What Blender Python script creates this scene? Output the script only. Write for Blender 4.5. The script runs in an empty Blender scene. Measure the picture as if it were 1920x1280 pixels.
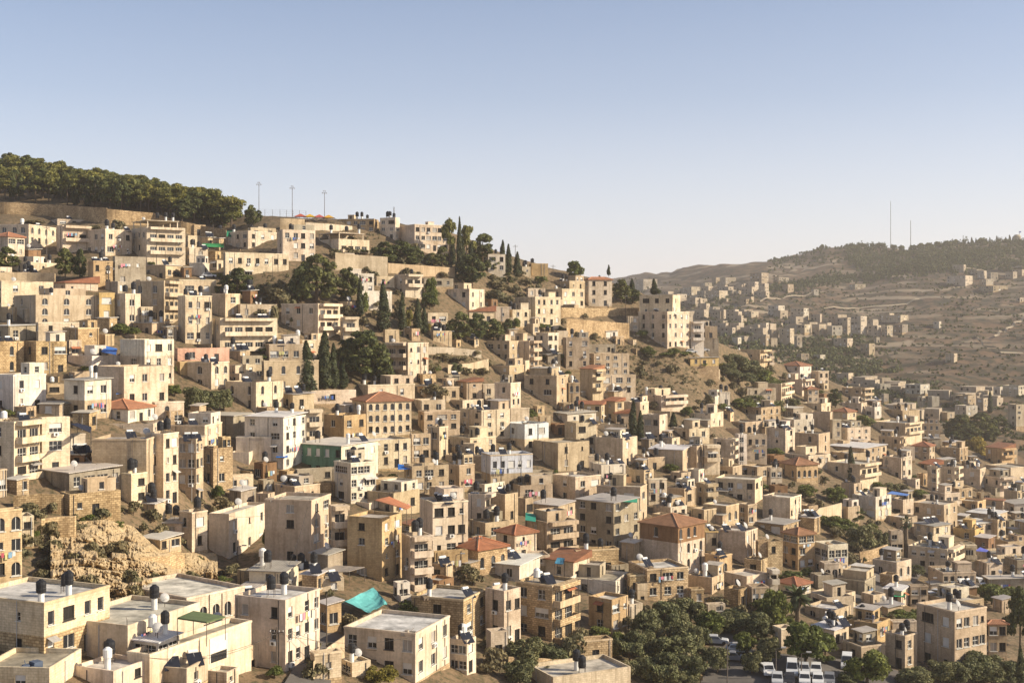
import bpy, math, random
import numpy as np
from mathutils import Vector, Matrix
from math import radians as R, sin, cos, tan, atan, atan2, pi

SC = bpy.context.scene
COL = SC.collection
F, CX, HY = 2400.0, 960.0, 600.0        # focal length in photo pixels, optical axis, eye-level row
def P3(px, py, D):
    return Vector(((px-CX)/F*D, D, -(py-HY)/F*D))
def lerp(a, b, t): return a+(b-a)*t

# ------------------------------------------------------------------ object helpers
def link(o, parent=None):
    COL.objects.link(o)
    if parent is not None: o.parent = parent
    return o
def tag(o, label=None, cat=None, group=None, kind=None):
    if label: o['label'] = label
    if cat: o['category'] = cat
    if group: o['group'] = group
    if kind: o['kind'] = kind
    return o
def empty(name, loc=(0, 0, 0), rz=0.0, sc=None):
    o = bpy.data.objects.new(name, None); o.location = loc; o.rotation_euler = (0, 0, rz)
    o.empty_display_size = 0.5
    if sc: o.scale = sc
    return link(o)
def col(o, c):
    o.color = (c[0], c[1], c[2], 1.0); return o
class MB:
    """collects quads/boxes/tubes, builds one mesh"""
    def __init__(s): s.v = []; s.f = []; s.uv = []; s.m = []
    def face(s, pts, uv=None, m=0):
        i = len(s.v); s.v += [tuple(p) for p in pts]; s.f.append(tuple(range(i, i+len(pts))))
        if uv is None:
            a = Vector(pts[0]); e = (Vector(pts[1])-a)
            n = e.cross(Vector(pts[-1])-a)
            if n.length < 1e-9: uv = [(0, 0)]*len(pts)
            else:
                n.normalize()
                if abs(n.z) > .8: uv = [(p[0], p[1]) for p in pts]
                elif abs(n.x) > abs(n.y): uv = [(p[1], p[2]) for p in pts]
                else: uv = [(p[0], p[2]) for p in pts]
        s.uv += list(uv); s.m.append(m)
    def box(s, a, b, m=0, skip=''):
        x0, y0, z0 = a; x1, y1, z1 = b
        if 'f' not in skip: s.face([(x0,y0,z0),(x1,y0,z0),(x1,y0,z1),(x0,y0,z1)], m=m)
        s.face([(x1,y1,z0),(x0,y1,z0),(x0,y1,z1),(x1,y1,z1)], m=m)
        s.face([(x1,y0,z0),(x1,y1,z0),(x1,y1,z1),(x1,y0,z1)], m=m)
        s.face([(x0,y1,z0),(x0,y0,z0),(x0,y0,z1),(x0,y1,z1)], m=m)
        s.face([(x0,y0,z1),(x1,y0,z1),(x1,y1,z1),(x0,y1,z1)], m=m)
        if 'b' not in skip: s.face([(x0,y1,z0),(x1,y1,z0),(x1,y0,z0),(x0,y0,z0)], m=m)
    def tube(s, p0, p1, r0, r1=None, n=8, m=0, caps=True):
        r1 = r0 if r1 is None else r1
        p0 = Vector(p0); p1 = Vector(p1); d = (p1-p0)
        if d.length < 1e-6: return
        d.normalize(); u = d.orthogonal().normalized(); w = d.cross(u)
        a = [p0+(u*cos(2*pi*k/n)+w*sin(2*pi*k/n))*r0 for k in range(n)]
        b = [p1+(u*cos(2*pi*k/n)+w*sin(2*pi*k/n))*r1 for k in range(n)]
        for k in range(n):
            j = (k+1) % n; s.face([a[k], a[j], b[j], b[k]], m=m)
        if caps: s.face(b, m=m); s.face(a[::-1], m=m)
    def mesh(s, name, mats):
        me = bpy.data.meshes.new(name); me.from_pydata(s.v, [], s.f)
        uvl = me.uv_layers.new(name='UVMap')
        uvl.data.foreach_set('uv', np.array(s.uv, dtype=np.float32).ravel())
        for m in mats: me.materials.append(m)
        if len(mats) > 1: me.polygons.foreach_set('material_index', np.array(s.m, dtype=np.int32))
        me.update(); return me
    def build(s, name, mats, parent=None):
        if not isinstance(mats, (list, tuple)): mats = [mats]
        return link(bpy.data.objects.new(name, s.mesh(name, mats)), parent)
def smooth(o):
    o.data.polygons.foreach_set('use_smooth', np.ones(len(o.data.polygons), dtype=bool)); return o

# ------------------------------------------------------------------ materials
def newmat(name):
    m = bpy.data.materials.new(name); m.use_nodes = True
    nt = m.node_tree; b = nt.nodes['Principled BSDF']
    b.inputs['Roughness'].default_value = .85
    b.inputs['Specular IOR Level'].default_value = .25
    return m, nt, b
def N(nt, t, **kw):
    n = nt.nodes.new(t)
    for k, v in kw.items():
        if k.startswith('i_'): n.inputs[k[2:].replace('_', ' ')].default_value = v
        else: setattr(n, k, v)
    return n
def mix(nt, blend, a, b, fac=1.0):
    n = nt.nodes.new('ShaderNodeMix'); n.data_type = 'RGBA'; n.blend_type = blend
    for s, val in ((0, fac), (6, a), (7, b)):
        if hasattr(val, 'is_output'): nt.links.new(val, n.inputs[s])
        elif s == 0: n.inputs[0].default_value = val
        else: n.inputs[s].default_value = (*val, 1) if len(val) == 3 else val
    return n.outputs[2]
def ramp(nt, src, stops):
    n = nt.nodes.new('ShaderNodeValToRGB'); e = n.color_ramp.elements
    while len(e) < len(stops): e.new(.5)
    for el, (p, c) in zip(e, stops):
        el.position = p; el.color = (c, c, c, 1) if not hasattr(c, '__len__') else (*c, 1)
    nt.links.new(src, n.inputs[0]); return n.outputs[0]
def noise(nt, vec, scale, detail=3, rough=.55):
    n = N(nt, 'ShaderNodeTexNoise'); n.inputs['Scale'].default_value = scale
    n.inputs['Detail'].default_value = detail; n.inputs['Roughness'].default_value = rough
    if vec is not None: nt.links.new(vec, n.inputs['Vector'])
    return n.outputs[0]
def scaled(nt, vec, s):
    m = N(nt, 'ShaderNodeMapping'); m.inputs['Scale'].default_value = s
    nt.links.new(vec, m.inputs['Vector']); return m.outputs[0]
def bump(nt, b, h, strength=.4, dist=.05):
    n = N(nt, 'ShaderNodeBump'); n.inputs['Strength'].default_value = strength; n.inputs['Distance'].default_value = dist
    nt.links.new(h, n.inputs['Height']); nt.links.new(n.outputs[0], b.inputs['Normal'])

def stone_mat(name, bw, bh, mortar, c1, c2, mort, dirt=.72, bstr=.3, joints=True):
    m, nt, b = newmat(name)
    oi = N(nt, 'ShaderNodeObjectInfo'); uv = N(nt, 'ShaderNodeUVMap').outputs[0]
    geo = N(nt, 'ShaderNodeNewGeometry').outputs['Position']
    c = oi.outputs['Color']
    if joints:
        br = N(nt, 'ShaderNodeTexBrick'); nt.links.new(uv, br.inputs['Vector'])
        br.inputs['Color1'].default_value = (*c1, 1); br.inputs['Color2'].default_value = (*c2, 1); br.inputs['Mortar'].default_value = (*mort, 1)
        br.inputs['Scale'].default_value = 1; br.inputs['Mortar Size'].default_value = mortar
        br.inputs['Brick Width'].default_value = bw; br.inputs['Row Height'].default_value = bh; br.inputs['Mortar Smooth'].default_value = .3
        c = mix(nt, 'MULTIPLY', c, br.outputs[0])
    big = ramp(nt, noise(nt, geo, .23, 4), [(.3, (dirt, dirt*.95, dirt*.88)), (.62, 1.08)])
    c = mix(nt, 'MULTIPLY', c, big)
    st = ramp(nt, noise(nt, scaled(nt, geo, (1.3, 1.3, .13)), 1.0, 5, .65), [(.34, (.45, .40, .34)), (.52, 1.0)])
    c = mix(nt, 'MULTIPLY', c, st, .48)
    fine = ramp(nt, noise(nt, geo, 2.2, 4, .7), [(.25, .78), (.75, 1.16)])
    c = mix(nt, 'MULTIPLY', c, fine)
    nt.links.new(c, b.inputs['Base Color'])
    bump(nt, b, br.outputs['Fac'] if False else noise(nt, geo, 5, 4, .7), bstr, .06)
    b.inputs['Roughness'].default_value = .92
    return m
M = {}
M['ashlar'] = stone_mat('limestone ashlar', .58, .29, .018, (.90, .885, .86), (1.07, 1.06, 1.04), (.70, .655, .59))
M['rough'] = stone_mat('rough rubble stone', .62, .34, .045, (.66, .6, .52), (1.2, 1.15, 1.05), (.52, .45, .36), .66, .9)
M['plaster'] = stone_mat('weathered plaster', 1, 1, .01, (1, 1, 1), (1, 1, 1), (1, 1, 1), .8, .2, False)
def simple(name, c, rough=.8, vary=.2, scale=1.5, objcol=False, metallic=0.0, bmp=0.0):
    m, nt, b = newmat(name)
    geo = N(nt, 'ShaderNodeNewGeometry').outputs['Position']
    base = N(nt, 'ShaderNodeObjectInfo').outputs['Color'] if objcol else c
    v = ramp(nt, noise(nt, geo, scale, 4, .65), [(.3, 1-vary), (.7, 1+vary*.6)])
    nt.links.new(mix(nt, 'MULTIPLY', base, v), b.inputs['Base Color'])
    b.inputs['Roughness'].default_value = rough; b.inputs['Metallic'].default_value = metallic
    if bmp: bump(nt, b, noise(nt, geo, scale*3, 4), bmp, .05)
    return m
M['roofslab'] = simple('flat roof screed', (.42, .37, .30), .9, .62, .42, True, bmp=.3)
M['paint'] = simple('weathered paint', 0, .6, .12, 1.2, True)
M['fabric'] = simple('sun-faded cloth', 0, .95, .2, 1.1, True, bmp=.3)
M['glass'] = simple('dark window glass', (.025, .026, .028), .1, .3, .3); M['glass'].node_tree.nodes['Principled BSDF'].inputs['Specular IOR Level'].default_value = .6
M['void'] = simple('unlit interior', (.02, .017, .014), .9, .2, .6)
M['framew'] = simple('pale window frame', (.62, .58, .5), .55, .15, 1)
M['framed'] = simple('dark metal frame', (.07, .06, .05), .5, .15, 1)
M['shutter'] = simple('roller shutter slats', (.60, .57, .51), .6, .15, 1)
M['curtain'] = simple('drawn curtain', (.34, .30, .25), .9, .2, 1)
M['black'] = simple('black tank plastic', (.018, .018, .02), .5, .3, 2)
M['white'] = simple('white enamel', (.68, .66, .61), .5, .12, 1)
M['solar'] = simple('solar collector glass', (.02, .022, .03), .2, .2, 1)
M['iron'] = simple('rusted iron', (.12, .095, .075), .7, .3, 3)
M['dish'] = simple('dish grey paint', (.42, .40, .37), .6, .2, 2)
M['rubber'] = simple('tyre rubber', (.02, .02, .02), .9, .1, 2)
M['asphalt'] = simple('worn asphalt', (.115, .10, .085), .95, .25, .35, bmp=.3)
M['bark'] = simple('tree bark', (.10, .07, .045), .95, .35, 2, bmp=.5)
M['palmbark'] = simple('palm bark', (.17, .125, .08), .95, .4, 3, bmp=.8)
def stripes_mat(name, objcol, c, per, lo, hi, rough, vary=.25, axis=0):
    m, nt, b = newmat(name)
    uv = N(nt, 'ShaderNodeUVMap').outputs[0]; geo = N(nt, 'ShaderNodeNewGeometry').outputs['Position']
    w = N(nt, 'ShaderNodeTexWave'); w.wave_type = 'BANDS'; w.bands_direction = 'X' if axis == 0 else 'Y'
    w.inputs['Scale'].default_value = 1/per*.314; w.inputs['Distortion'].default_value = .15
    nt.links.new(uv, w.inputs['Vector'])
    base = N(nt, 'ShaderNodeObjectInfo').outputs['Color'] if objcol else c
    c = mix(nt, 'MULTIPLY', base, ramp(nt, w.outputs[0], [(.1, lo), (.6, hi)]))
    c = mix(nt, 'MULTIPLY', c, ramp(nt, noise(nt, geo, .8, 5, .7), [(.3, 1-vary), (.7, 1+vary*.5)]))
    nt.links.new(c, b.inputs['Base Color']); b.inputs['Roughness'].default_value = rough
    bump(nt, b, w.outputs[0], .5, .06)
    return m
M['tile'] = stripes_mat('clay roof tiles', True, 0, .32, .72, 1.05, .85, .35)
M['sheet'] = stripes_mat('corrugated sheet', True, 0, .45, .86, 1.04, .55, .25)

def leaf_mat(name, dark, light, trans=.25):
    m, nt, b = newmat(name)
    geo = N(nt, 'ShaderNodeNewGeometry'); oi = N(nt, 'ShaderNodeObjectInfo')
    tc = N(nt, 'ShaderNodeTexCoord')
    c = mix(nt, 'MIX', dark, light, geo.outputs['Random Per Island'])
    c = mix(nt, 'MULTIPLY', c, ramp(nt, oi.outputs['Random'], [(0, (.78, .82, .75)), (1, (1.2, 1.12, 1.05))]))
    c = mix(nt, 'MULTIPLY', c, ramp(nt, noise(nt, tc.outputs['Object'], .55, 2), [(.34, .62), (.66, 1.5)]))
    nt.links.new(c, b.inputs['Base Color']); b.inputs['Roughness'].default_value = .7
    out = nt.nodes['Material Output']
    tr = N(nt, 'ShaderNodeBsdfTranslucent'); nt.links.new(c, tr.inputs['Color'])
    ms = N(nt, 'ShaderNodeMixShader'); ms.inputs[0].default_value = trans
    nt.links.new(b.outputs[0], ms.inputs[1]); nt.links.new(tr.outputs[0], ms.inputs[2])
    nt.links.new(ms.outputs[0], out.inputs['Surface'])
    return m
L = {
 'pine': leaf_mat('pine needles', (.052, .062, .014), (.225, .205, .05)),
 'dark': leaf_mat('dark evergreen needles', (.036, .046, .014), (.13, .135, .04)),
 'cyp': leaf_mat('cypress foliage', (.022, .029, .012), (.06, .068, .024), .12),
 'olive': leaf_mat('olive leaves', (.06, .068, .026), (.21, .20, .095)),
 'leafy': leaf_mat('broad green leaves', (.045, .062, .014), (.165, .18, .042)),
 'gold': leaf_mat('yellowing leaves', (.14, .12, .02), (.30, .23, .05)),
 'scrub': leaf_mat('dry scrub twigs', (.09, .08, .04), (.20, .165, .085), .15),
 'palm': leaf_mat('palm fronds', (.035, .048, .018), (.09, .10, .04)),
}

# ------------------------------------------------------------------ terrain: two hillsides
def tps(pts):
    P = np.array([[p[0]/1000., p[1]/1000.] for p in pts]); V = np.log(np.array([p[2] for p in pts], float))
    n = len(P); d = np.linalg.norm(P[:, None]-P[None], axis=2)
    K = np.where(d > 0, d*d*np.log(d+1e-12), 0)+np.eye(n)*3e-3
    A = np.zeros((n+3, n+3)); A[:n, :n] = K; A[:n, n] = 1; A[:n, n+1:] = P; A[n, :n] = 1; A[n+1:, :n] = P.T
    w = np.linalg.solve(A, np.concatenate([V, np.zeros(3)]))
    def f(x, y):
        x = np.asarray(x, float)/1000.; y = np.asarray(y, float)/1000.
        r = np.sqrt((x[..., None]-P[:, 0])**2+(y[..., None]-P[:, 1])**2)
        u = np.where(r > 0, r*r*np.log(r+1e-12), 0)
        return np.exp(u@w[:n]+w[n]+w[n+1]*x+w[n+2]*y)
    return f
NEAR = [(-300,1270,132),(100,1270,140),(330,1270,148),(560,1270,160),(750,1270,172),(1100,1270,196),(1300,1260,207),(1500,1270,204),(1800,1270,218),(2200,1270,240),
 (100,1060,182),(430,1060,225),(600,1060,215),(870,1060,236),(1130,1060,255),(1260,1070,258),(1480,1070,276),(1720,1090,300),(1880,1060,350),(2300,1060,400),
 (40,900,212),(300,900,235),(600,900,270),(850,900,292),(1050,900,312),(1300,900,332),(1500,900,368),(1700,900,432),(1850,910,470),(2300,930,600),
 (50,800,245),(400,800,280),(700,800,315),(950,800,340),(1200,800,378),(1400,800,428),(1600,800,490),(1700,830,500),
 (100,700,280),(400,700,310),(750,700,345),(1000,700,388),(1200,700,438),(1400,700,500),(1520,710,565),
 (50,600,322),(400,600,345),(700,600,370),(1000,600,428),(1250,640,452),(1330,650,470),
 (50,500,368),(300,500,385),(520,500,388),(800,500,428),(1000,520,475),(1120,560,470),
 (0,400,425),(200,395,428),(350,420,425),(500,420,430),(750,440,455),(900,480,465),
 (0,340,520),(200,355,500),(400,395,480),
 (-300,1700,96),(300,1700,105),(1000,1700,140),(1800,1700,165),(2400,1700,180),(-600,500,350),(-600,900,195),(-600,1270,125),(-600,400,420)]
RID = [(-900,315),(-200,318),(0,330),(100,340),(200,355),(300,372),(400,395),(470,403),(560,408),(700,414),(840,432),(930,470),(1000,492),(1060,510),(1130,525),(1200,545),(1260,590),
       (1340,640),(1420,668),(1500,692),(1580,722),(1660,762),(1740,800),(1800,835),(1860,862),(1920,880),(2100,925),(2300,960),(2900,1000)]
def interp(tab, x): return np.interp(x, [a for a, b in tab], [b for a, b in tab])
class Sheet:
    def __init__(s, pts, rid, x0, x1, nx, ybot, ny, fl=None):
        s.px = np.linspace(x0, x1, nx); s.rid = rid; s.ybot = ybot; s.ny = ny
        f = tps(pts); s.t = np.linspace(0, 1, ny)
        ry = interp(rid, s.px); PX = np.repeat(s.px[:, None], ny, 1); PY = ybot+(ry[:, None]-ybot)*s.t[None]
        D = np.clip(f(PX, PY), 60, 3500)
        if fl is not None: D = np.maximum(D, np.interp(s.px, *fl)[:, None])
        for j in range(1, ny): D[:, j] = np.maximum(D[:, j], D[:, j-1]*1.0006+.02)
        s.PX, s.PY, s.D = PX, PY, D
    def at(s, px, py):
        px = min(max(px, s.px[0]), s.px[-1]); ry = float(interp(s.rid, px))
        t = min(max((py-s.ybot)/(ry-s.ybot), 0), 1)*(s.ny-1); i = (px-s.px[0])/(s.px[-1]-s.px[0])*(len(s.px)-1)
        i0 = min(int(i), len(s.px)-2); j0 = min(int(t), s.ny-2); a = i-i0; b = t-j0; D = s.D
        return float((D[i0,j0]*(1-a)+D[i0+1,j0]*a)*(1-b)+(D[i0,j0+1]*(1-a)+D[i0+1,j0+1]*a)*b)
    def ridge(s, px): return float(interp(s.rid, px))
near = Sheet(NEAR, RID, -700, 2700, 341, 1750, 171)
FAR = [(700,560,2500),(1000,545,2300),(1150,522,2500),(1200,512,2500),(1200,540,1700),(1250,570,1300),(1300,505,1900),(1300,560,1500),(1300,620,1000),(1400,520,1480),(1400,490,1900),(1450,560,1330),(1600,600,1150),
 (1540,468,1850),(1600,540,1450),(1600,690,880),(1700,740,760),(1720,455,1750),(1850,500,1480),(1900,600,1130),(1900,700,850),(1750,790,650),(1900,800,640),(1900,880,560),(1400,650,900),(1500,650,960),
 (1920,447,1680),(2200,435,1650),(2200,700,800),(2600,700,800),(2600,440,1700),(1400,720,720),(1300,700,690),(1900,960,480),(1500,800,620),(1000,640,900),(700,640,900)]
RIDF = [(300,575),(700,562),(1000,540),(1150,518),(1200,511),(1260,507),(1300,499),(1400,490),(1470,480),(1540,468),(1620,465),(1700,462),(1760,456),(1840,454),(1920,450),(2200,436),(3200,425)]
far = Sheet(FAR, RIDF, 700, 3200, 251, 980, 141, ([700,1300,1500,1600,1750,2000],[1100,800,700,640,540,470]))
rng0 = np.random.RandomState(5)
def vnoise(x, y, seed=0):
    xi = np.floor(x).astype(int); yi = np.floor(y).astype(int); xf = x-xi; yf = y-yi
    def h(a, b):
        n = (a*374761393+b*668265263+seed*1442695)&0x7fffffff
        n = ((n ^ (n >> 13))*1274126177)&0x7fffffff
        return ((n ^ (n >> 16))&0xffff)/65535.
    u = xf*xf*(3-2*xf); v = yf*yf*(3-2*yf)
    return (h(xi,yi)*(1-u)+h(xi+1,yi)*u)*(1-v)+(h(xi,yi+1)*(1-u)+h(xi+1,yi+1)*u)*v
def fbm(x, y, seed=0, o=4):
    s = 0; a = .5
    for k in range(o): s = s+a*(vnoise(x*2**k, y*2**k, seed+k)-.5); a *= .5
    return s
def sheet_object(name, sh, mat, amp, freq, back, drop, terrace=0):
    nx = len(sh.px); X = (sh.PX-CX)/F*sh.D; Y = sh.D; Z = -(sh.PY-HY)/F*sh.D
    bx, by, bz = [], [], []
    for d in back:
        Yb = Y[:, -1:]+d; bx.append((sh.PX[:, -1:]-CX)/F*Yb); by.append(Yb); bz.append(Z[:, -1:]-drop*d)
    X = np.hstack([X]+bx); Y = np.hstack([Y]+by); Z = np.hstack([Z]+bz); ny = X.shape[1]
    w = np.ones_like(Z)
    if sh is near:
        flat = (sh.PX > 1290)&(sh.PX < 1960)&(sh.PY > 1150); w[:, :sh.ny][flat] = .05
    if terrace:
        st = 4.5; ph = Z/st+1.2*fbm(X*.004, Y*.004, 9); fr = ph-np.floor(ph); Z = Z+terrace*(np.clip((fr-.75)*4, 0, 1)-fr)*st*.5
    Z = Z+amp*fbm(X*freq, Y*freq, 3)*w
    V = np.stack([X, Y, Z], -1).reshape(-1, 3); idx = np.arange(nx*ny).reshape(nx, ny)
    Q = np.stack([idx[:-1, :-1], idx[1:, :-1], idx[1:, 1:], idx[:-1, 1:]], -1).reshape(-1, 4)
    me = bpy.data.meshes.new(name); me.from_pydata(V.tolist(), [], Q.tolist()); me.materials.append(mat)
    o = link(bpy.data.objects.new(name, me)); smooth(o); return tag(o, kind='structure')
def ground_mat(name, a, b_, c_, scale, scrub, terr=0):
    m, nt, b = newmat(name); geo = N(nt, 'ShaderNodeNewGeometry').outputs['Position']
    n1 = noise(nt, geo, scale, 6, .65); n2 = noise(nt, geo, scale*9, 5, .7)
    c = mix(nt, 'MIX', a, b_, ramp(nt, n1, [(.35, 0), (.65, 1)]))
    c = mix(nt, 'MIX', c, c_, ramp(nt, n2, [(scrub, 0), (scrub+.13, 1)]))
    c = mix(nt, 'MULTIPLY', c, ramp(nt, noise(nt, geo, scale*30, 3, .7), [(.25, .7), (.75, 1.25)]))
    if terr:
        w = N(nt, 'ShaderNodeTexWave'); w.wave_type = 'BANDS'; w.bands_direction = 'Z'
        w.inputs['Scale'].default_value = terr; w.inputs['Distortion'].default_value = 12; w.inputs['Detail'].default_value = 4; w.inputs['Detail Scale'].default_value = .35
        nt.links.new(geo, w.inputs['Vector'])
        k = mix(nt, 'MULTIPLY', ramp(nt, w.outputs[0], [(.62, 0), (.84, .8)]), ramp(nt, noise(nt, geo, .012, 3), [(.42, 0), (.6, 1)]))
        c = mix(nt, 'MIX', c, (.30, .235, .16), k)
    nt.links.new(c, b.inputs['Base Color']); b.inputs['Roughness'].default_value = .95
    bump(nt, b, n2, .8, .6 if terr else .25)
    return m
M['dirt'] = ground_mat('dry earth', (.205, .14, .08), (.14, .094, .05), (.075, .062, .03), .10, .47)  # earth colour darkened so gaps between the houses read as shadow
M['farhill'] = ground_mat('scrubby far slope', (.145, .09, .05), (.085, .055, .03), (.032, .03, .015), .011, .44, .026)
sheet_object('hillside', near, M['dirt'], 1.6, .22, (8, 20, 45, 90, 150), .30)
sheet_object('far_hill', far, M['farhill'], 16, .011, (40, 150, 400, 700), .3, 1.8)
g = MB(); g.face([(-3400, -300, -130), (3400, -300, -130), (3400, 3600, -130), (-3400, 3600, -130)]); tag(g.build('ground', M['farhill']), kind='structure')
def on(px, py, sheet=near): return P3(px, py, sheet.at(px, py))

def zfar(p):
    """height of the finished far slope above its smooth surface at a point"""
    X, Y = np.array([p.x]), np.array([p.y]); st = 4.5; ph = p.z/st+1.2*fbm(X*.004, Y*.004, 9)[0]; fr = ph-math.floor(ph)
    return float(1.8*(min(max((fr-.75)*4, 0), 1)-fr)*st*.5+16*fbm(X*.011, Y*.011, 3)[0])
def PF(px, py, D):
    p = P3(px, py, D); p.z += zfar(p); return p
# ------------------------------------------------------------------ houses
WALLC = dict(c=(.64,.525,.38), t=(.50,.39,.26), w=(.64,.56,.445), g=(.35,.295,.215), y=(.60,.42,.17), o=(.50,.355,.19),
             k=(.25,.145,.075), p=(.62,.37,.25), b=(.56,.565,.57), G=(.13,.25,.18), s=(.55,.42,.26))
WORD = dict(c='cream', t='tan', w='white', g='grey', y='yellow', o='ochre', k='brown', p='pink', b='pale blue-white', G='green', s='sandy')
TILE = [(.33,.13,.06), (.30,.14,.075), (.35,.155,.08), (.26,.115,.06), (.29,.12,.062)]
WCACHE = {}
def block(root, name, r, x0, x1, y0, y1, z0, z1, mat, c, nf, nr, roofc, par=.35, roof='flat'):
    W_, L_, H_ = x1-x0, y1-y0, z1-z0; mb = MB()
    def ops(n, l):
        o, ws = [], []
        for i in range(n):
            w = q(min(r.uniform(.8, 1.4), l/n*.75)); h = q(min(1.3, H_*.5)); cu = l*(i+.5)/n
            if w < .4 or h < .4: continue
            if i == 0 and r.random() < .3: h = q(min(2., H_*.78)); zz = .05; k = 'door'; w = q(min(.9, l*.5))
            else: zz = H_*.3; k = r.choice(['plain', 'dark', 'grid', 'shutter'])
            o.append((cu-w/2, cu+w/2, zz, zz+h, False)); ws.append((k, w, h, cu, zz))
        return o, ws
    of, wf = ops(nf, W_); orr, wr_ = ops(nr, L_)
    wall_face(mb, (x0,y0,z0), (1,0,0), (0,-1,0), W_, 0, H_, of); wall_face(mb, (x1,y0,z0), (0,1,0), (1,0,0), L_, 0, H_, orr)
    wall_face(mb, (x1,y1,z0), (-1,0,0), (0,1,0), W_, 0, H_, []); wall_face(mb, (x0,y1,z0), (0,-1,0), (-1,0,0), L_, 0, H_, [])
    if roof == 'flat':
        t = .18; o4 = [(x0,y0),(x1,y0),(x1,y1),(x0,y1)]; i4 = [(x0+t,y0+t),(x1-t,y0+t),(x1-t,y1-t),(x0+t,y1-t)]; b_ = z1-par
        for k in range(4): j = (k+1) % 4; mb.face([(*o4[k],z1),(*o4[j],z1),(*i4[j],z1),(*i4[k],z1)]); mb.face([(*i4[k],z1),(*i4[j],z1),(*i4[j],b_),(*i4[k],b_)])
    o = col(mb.build(name, mat, root), c); rm = MB()
    if roof == 'flat': rm.face([(x0+.17,y0+.17,z1-par+.01),(x1-.17,y0+.17,z1-par+.01),(x1-.17,y1-.17,z1-par+.01),(x0+.17,y1-.17,z1-par+.01)]); col(rm.build('roof', M['roofslab'], o), roofc)
    else:
        e = .3; a = [(x0-e,y0-e,z1),(x1+e,y0-e,z1),(x1+e,y1+e,z1+.25),(x0-e,y1+e,z1+.25)]; b2 = [(p[0],p[1],p[2]+.1) for p in a]; rm.face(b2); rm.face(a[::-1])
        for k in range(4): rm.face([a[k],a[(k+1)%4],b2[(k+1)%4],b2[k]])
        col(rm.build('roof', M['sheet'], o), roofc)
    for kd, w, h, cu, z in wf: add_window(o, kd, w, h, (x0+cu, y0+.17, z0+z), 0, False)
    for kd, w, h, cu, z in wr_: add_window(o, kd, w, h, (x1-.17, y0+cu, z0+z), pi/2, False)
    return o
def q(x): return round(x*5)/5
def win_mesh(kind, w, h):
    k = (kind, q(w), q(h))
    if k in WCACHE: return WCACHE[k]
    w, h = k[1], k[2]; f = MB(); p = MB(); t = .07
    white = M['framew'] if kind not in ('dark', 'door') else M['framed']
    x0, x1 = -w/2-.02, w/2+.02
    for a, b in (((x0,-.03,0),(x0+t,.05,h)), ((x1-t,-.03,0),(x1,.05,h)), ((x0+t,-.03,h-t),(x1-t,.05,h)), ((x0+t,-.03,0),(x1-t,.05,t))): f.box(a, b)
    n = max(1, round(w/.75))
    for i in range(1, n): f.box((x0+(x1-x0)*i/n-.03,-.02,t),(x0+(x1-x0)*i/n+.03,.04,h-t))
    if kind == 'grid': f.box((x0+t,-.02,h*.5-.03),(x1-t,.04,h*.5+.03))
    if kind in ('plain', 'shutter', 'arch', 'grid', 'dark', 'curtain', 'closed'): f.box((x0-.1,-.32,-.09),(x1+.1,-.02,.0))       # sill
    top = h
    if kind == 'shutter':
        top = h*.45; f.box((x0+t,-.015,top),(x1-t,.03,h-t), m=1)
    if kind == 'closed':
        f.box((x0+t,-.015,t),(x1-t,.03,h-t), m=1); top = 0
    pane = None
    if top: p.face([(x0,.03,0),(x1,.03,0),(x1,.03,top),(x0,.03,top)]); pane = p.mesh('pane', [M['void'] if kind == 'dark' else M['curtain'] if kind == 'curtain' else M['glass']])
    one = MB(); one.v = f.v+p.v; nb_ = len(f.v); one.f = f.f+[tuple(i+nb_ for i in x) for x in p.f]; one.uv = f.uv+p.uv; one.m = f.m+[2]*len(p.f)
    WCACHE[k] = (f.mesh('window', [white, M['shutter']]), pane, one.mesh('window', [white, M['shutter'], M['void'] if kind == 'dark' else M['curtain'] if kind == 'curtain' else M['glass']])); return WCACHE[k]
def add_window(root, kind, w, h, pos, rz, split=True):
    f, p, both = win_mesh(kind, w, h)
    if not split: f, p = both, None
    o = link(bpy.data.objects.new('door' if kind in ('door',) else 'window', f), root); o.location = pos; o.rotation_euler = (0, 0, rz)
    if p: link(bpy.data.objects.new('pane', p), o)
def wall_face(mb, O, U, Nn, Wd, z0, z1, ops, dep=.22):
    O = Vector(O); U = Vector(U); Nn = Vector(Nn); Z = Vector((0,0,1))
    xs = sorted({0., Wd}|{o[0] for o in ops}|{o[1] for o in ops}); zs = sorted({z0, z1}|{o[2] for o in ops}|{o[3] for o in ops})
    pt = lambda u, z, d=0: O+U*u+Z*z-Nn*d
    off = O.x*.7+O.y*1.3
    for i in range(len(xs)-1):
        for j in range(len(zs)-1):
            u0, u1, a, b = xs[i], xs[i+1], zs[j], zs[j+1]
            if u1-u0 < 1e-4 or b-a < 1e-4: continue
            um, zm = (u0+u1)/2, (a+b)/2
            if any(o[0] < um < o[1] and o[2] < zm < o[3] for o in ops): continue
            mb.face([pt(u0,a), pt(u1,a), pt(u1,b), pt(u0,b)], [(u0+off,a),(u1+off,a),(u1+off,b),(u0+off,b)])
    for o in ops:
        u0, u1, a, b = o[:4]
        for A, B in (((u0,a),(u1,a)), ((u1,a),(u1,b)), ((u1,b),(u0,b)), ((u0,b),(u0,a))):
            mb.face([pt(*A), pt(*A,dep), pt(*B,dep), pt(*B)])
        if len(o) > 4 and o[4]:
            r = (u1-u0)/2; c = (u0+u1)/2; zc = b-r; k = 6
            for sgn in (-1, 1):
                arc = [(c+sgn*r*sin(pi/2*i/k), zc+r*cos(pi/2*i/k)) for i in range(k+1)]
                pts = [pt(c+sgn*r, b)]+[pt(*p) for p in (arc if sgn > 0 else arc)]
                if sgn > 0: pts = pts[::-1]
                mb.face(pts, [(p.x+p.y, p.z) for p in pts])
HOUSES = []
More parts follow.
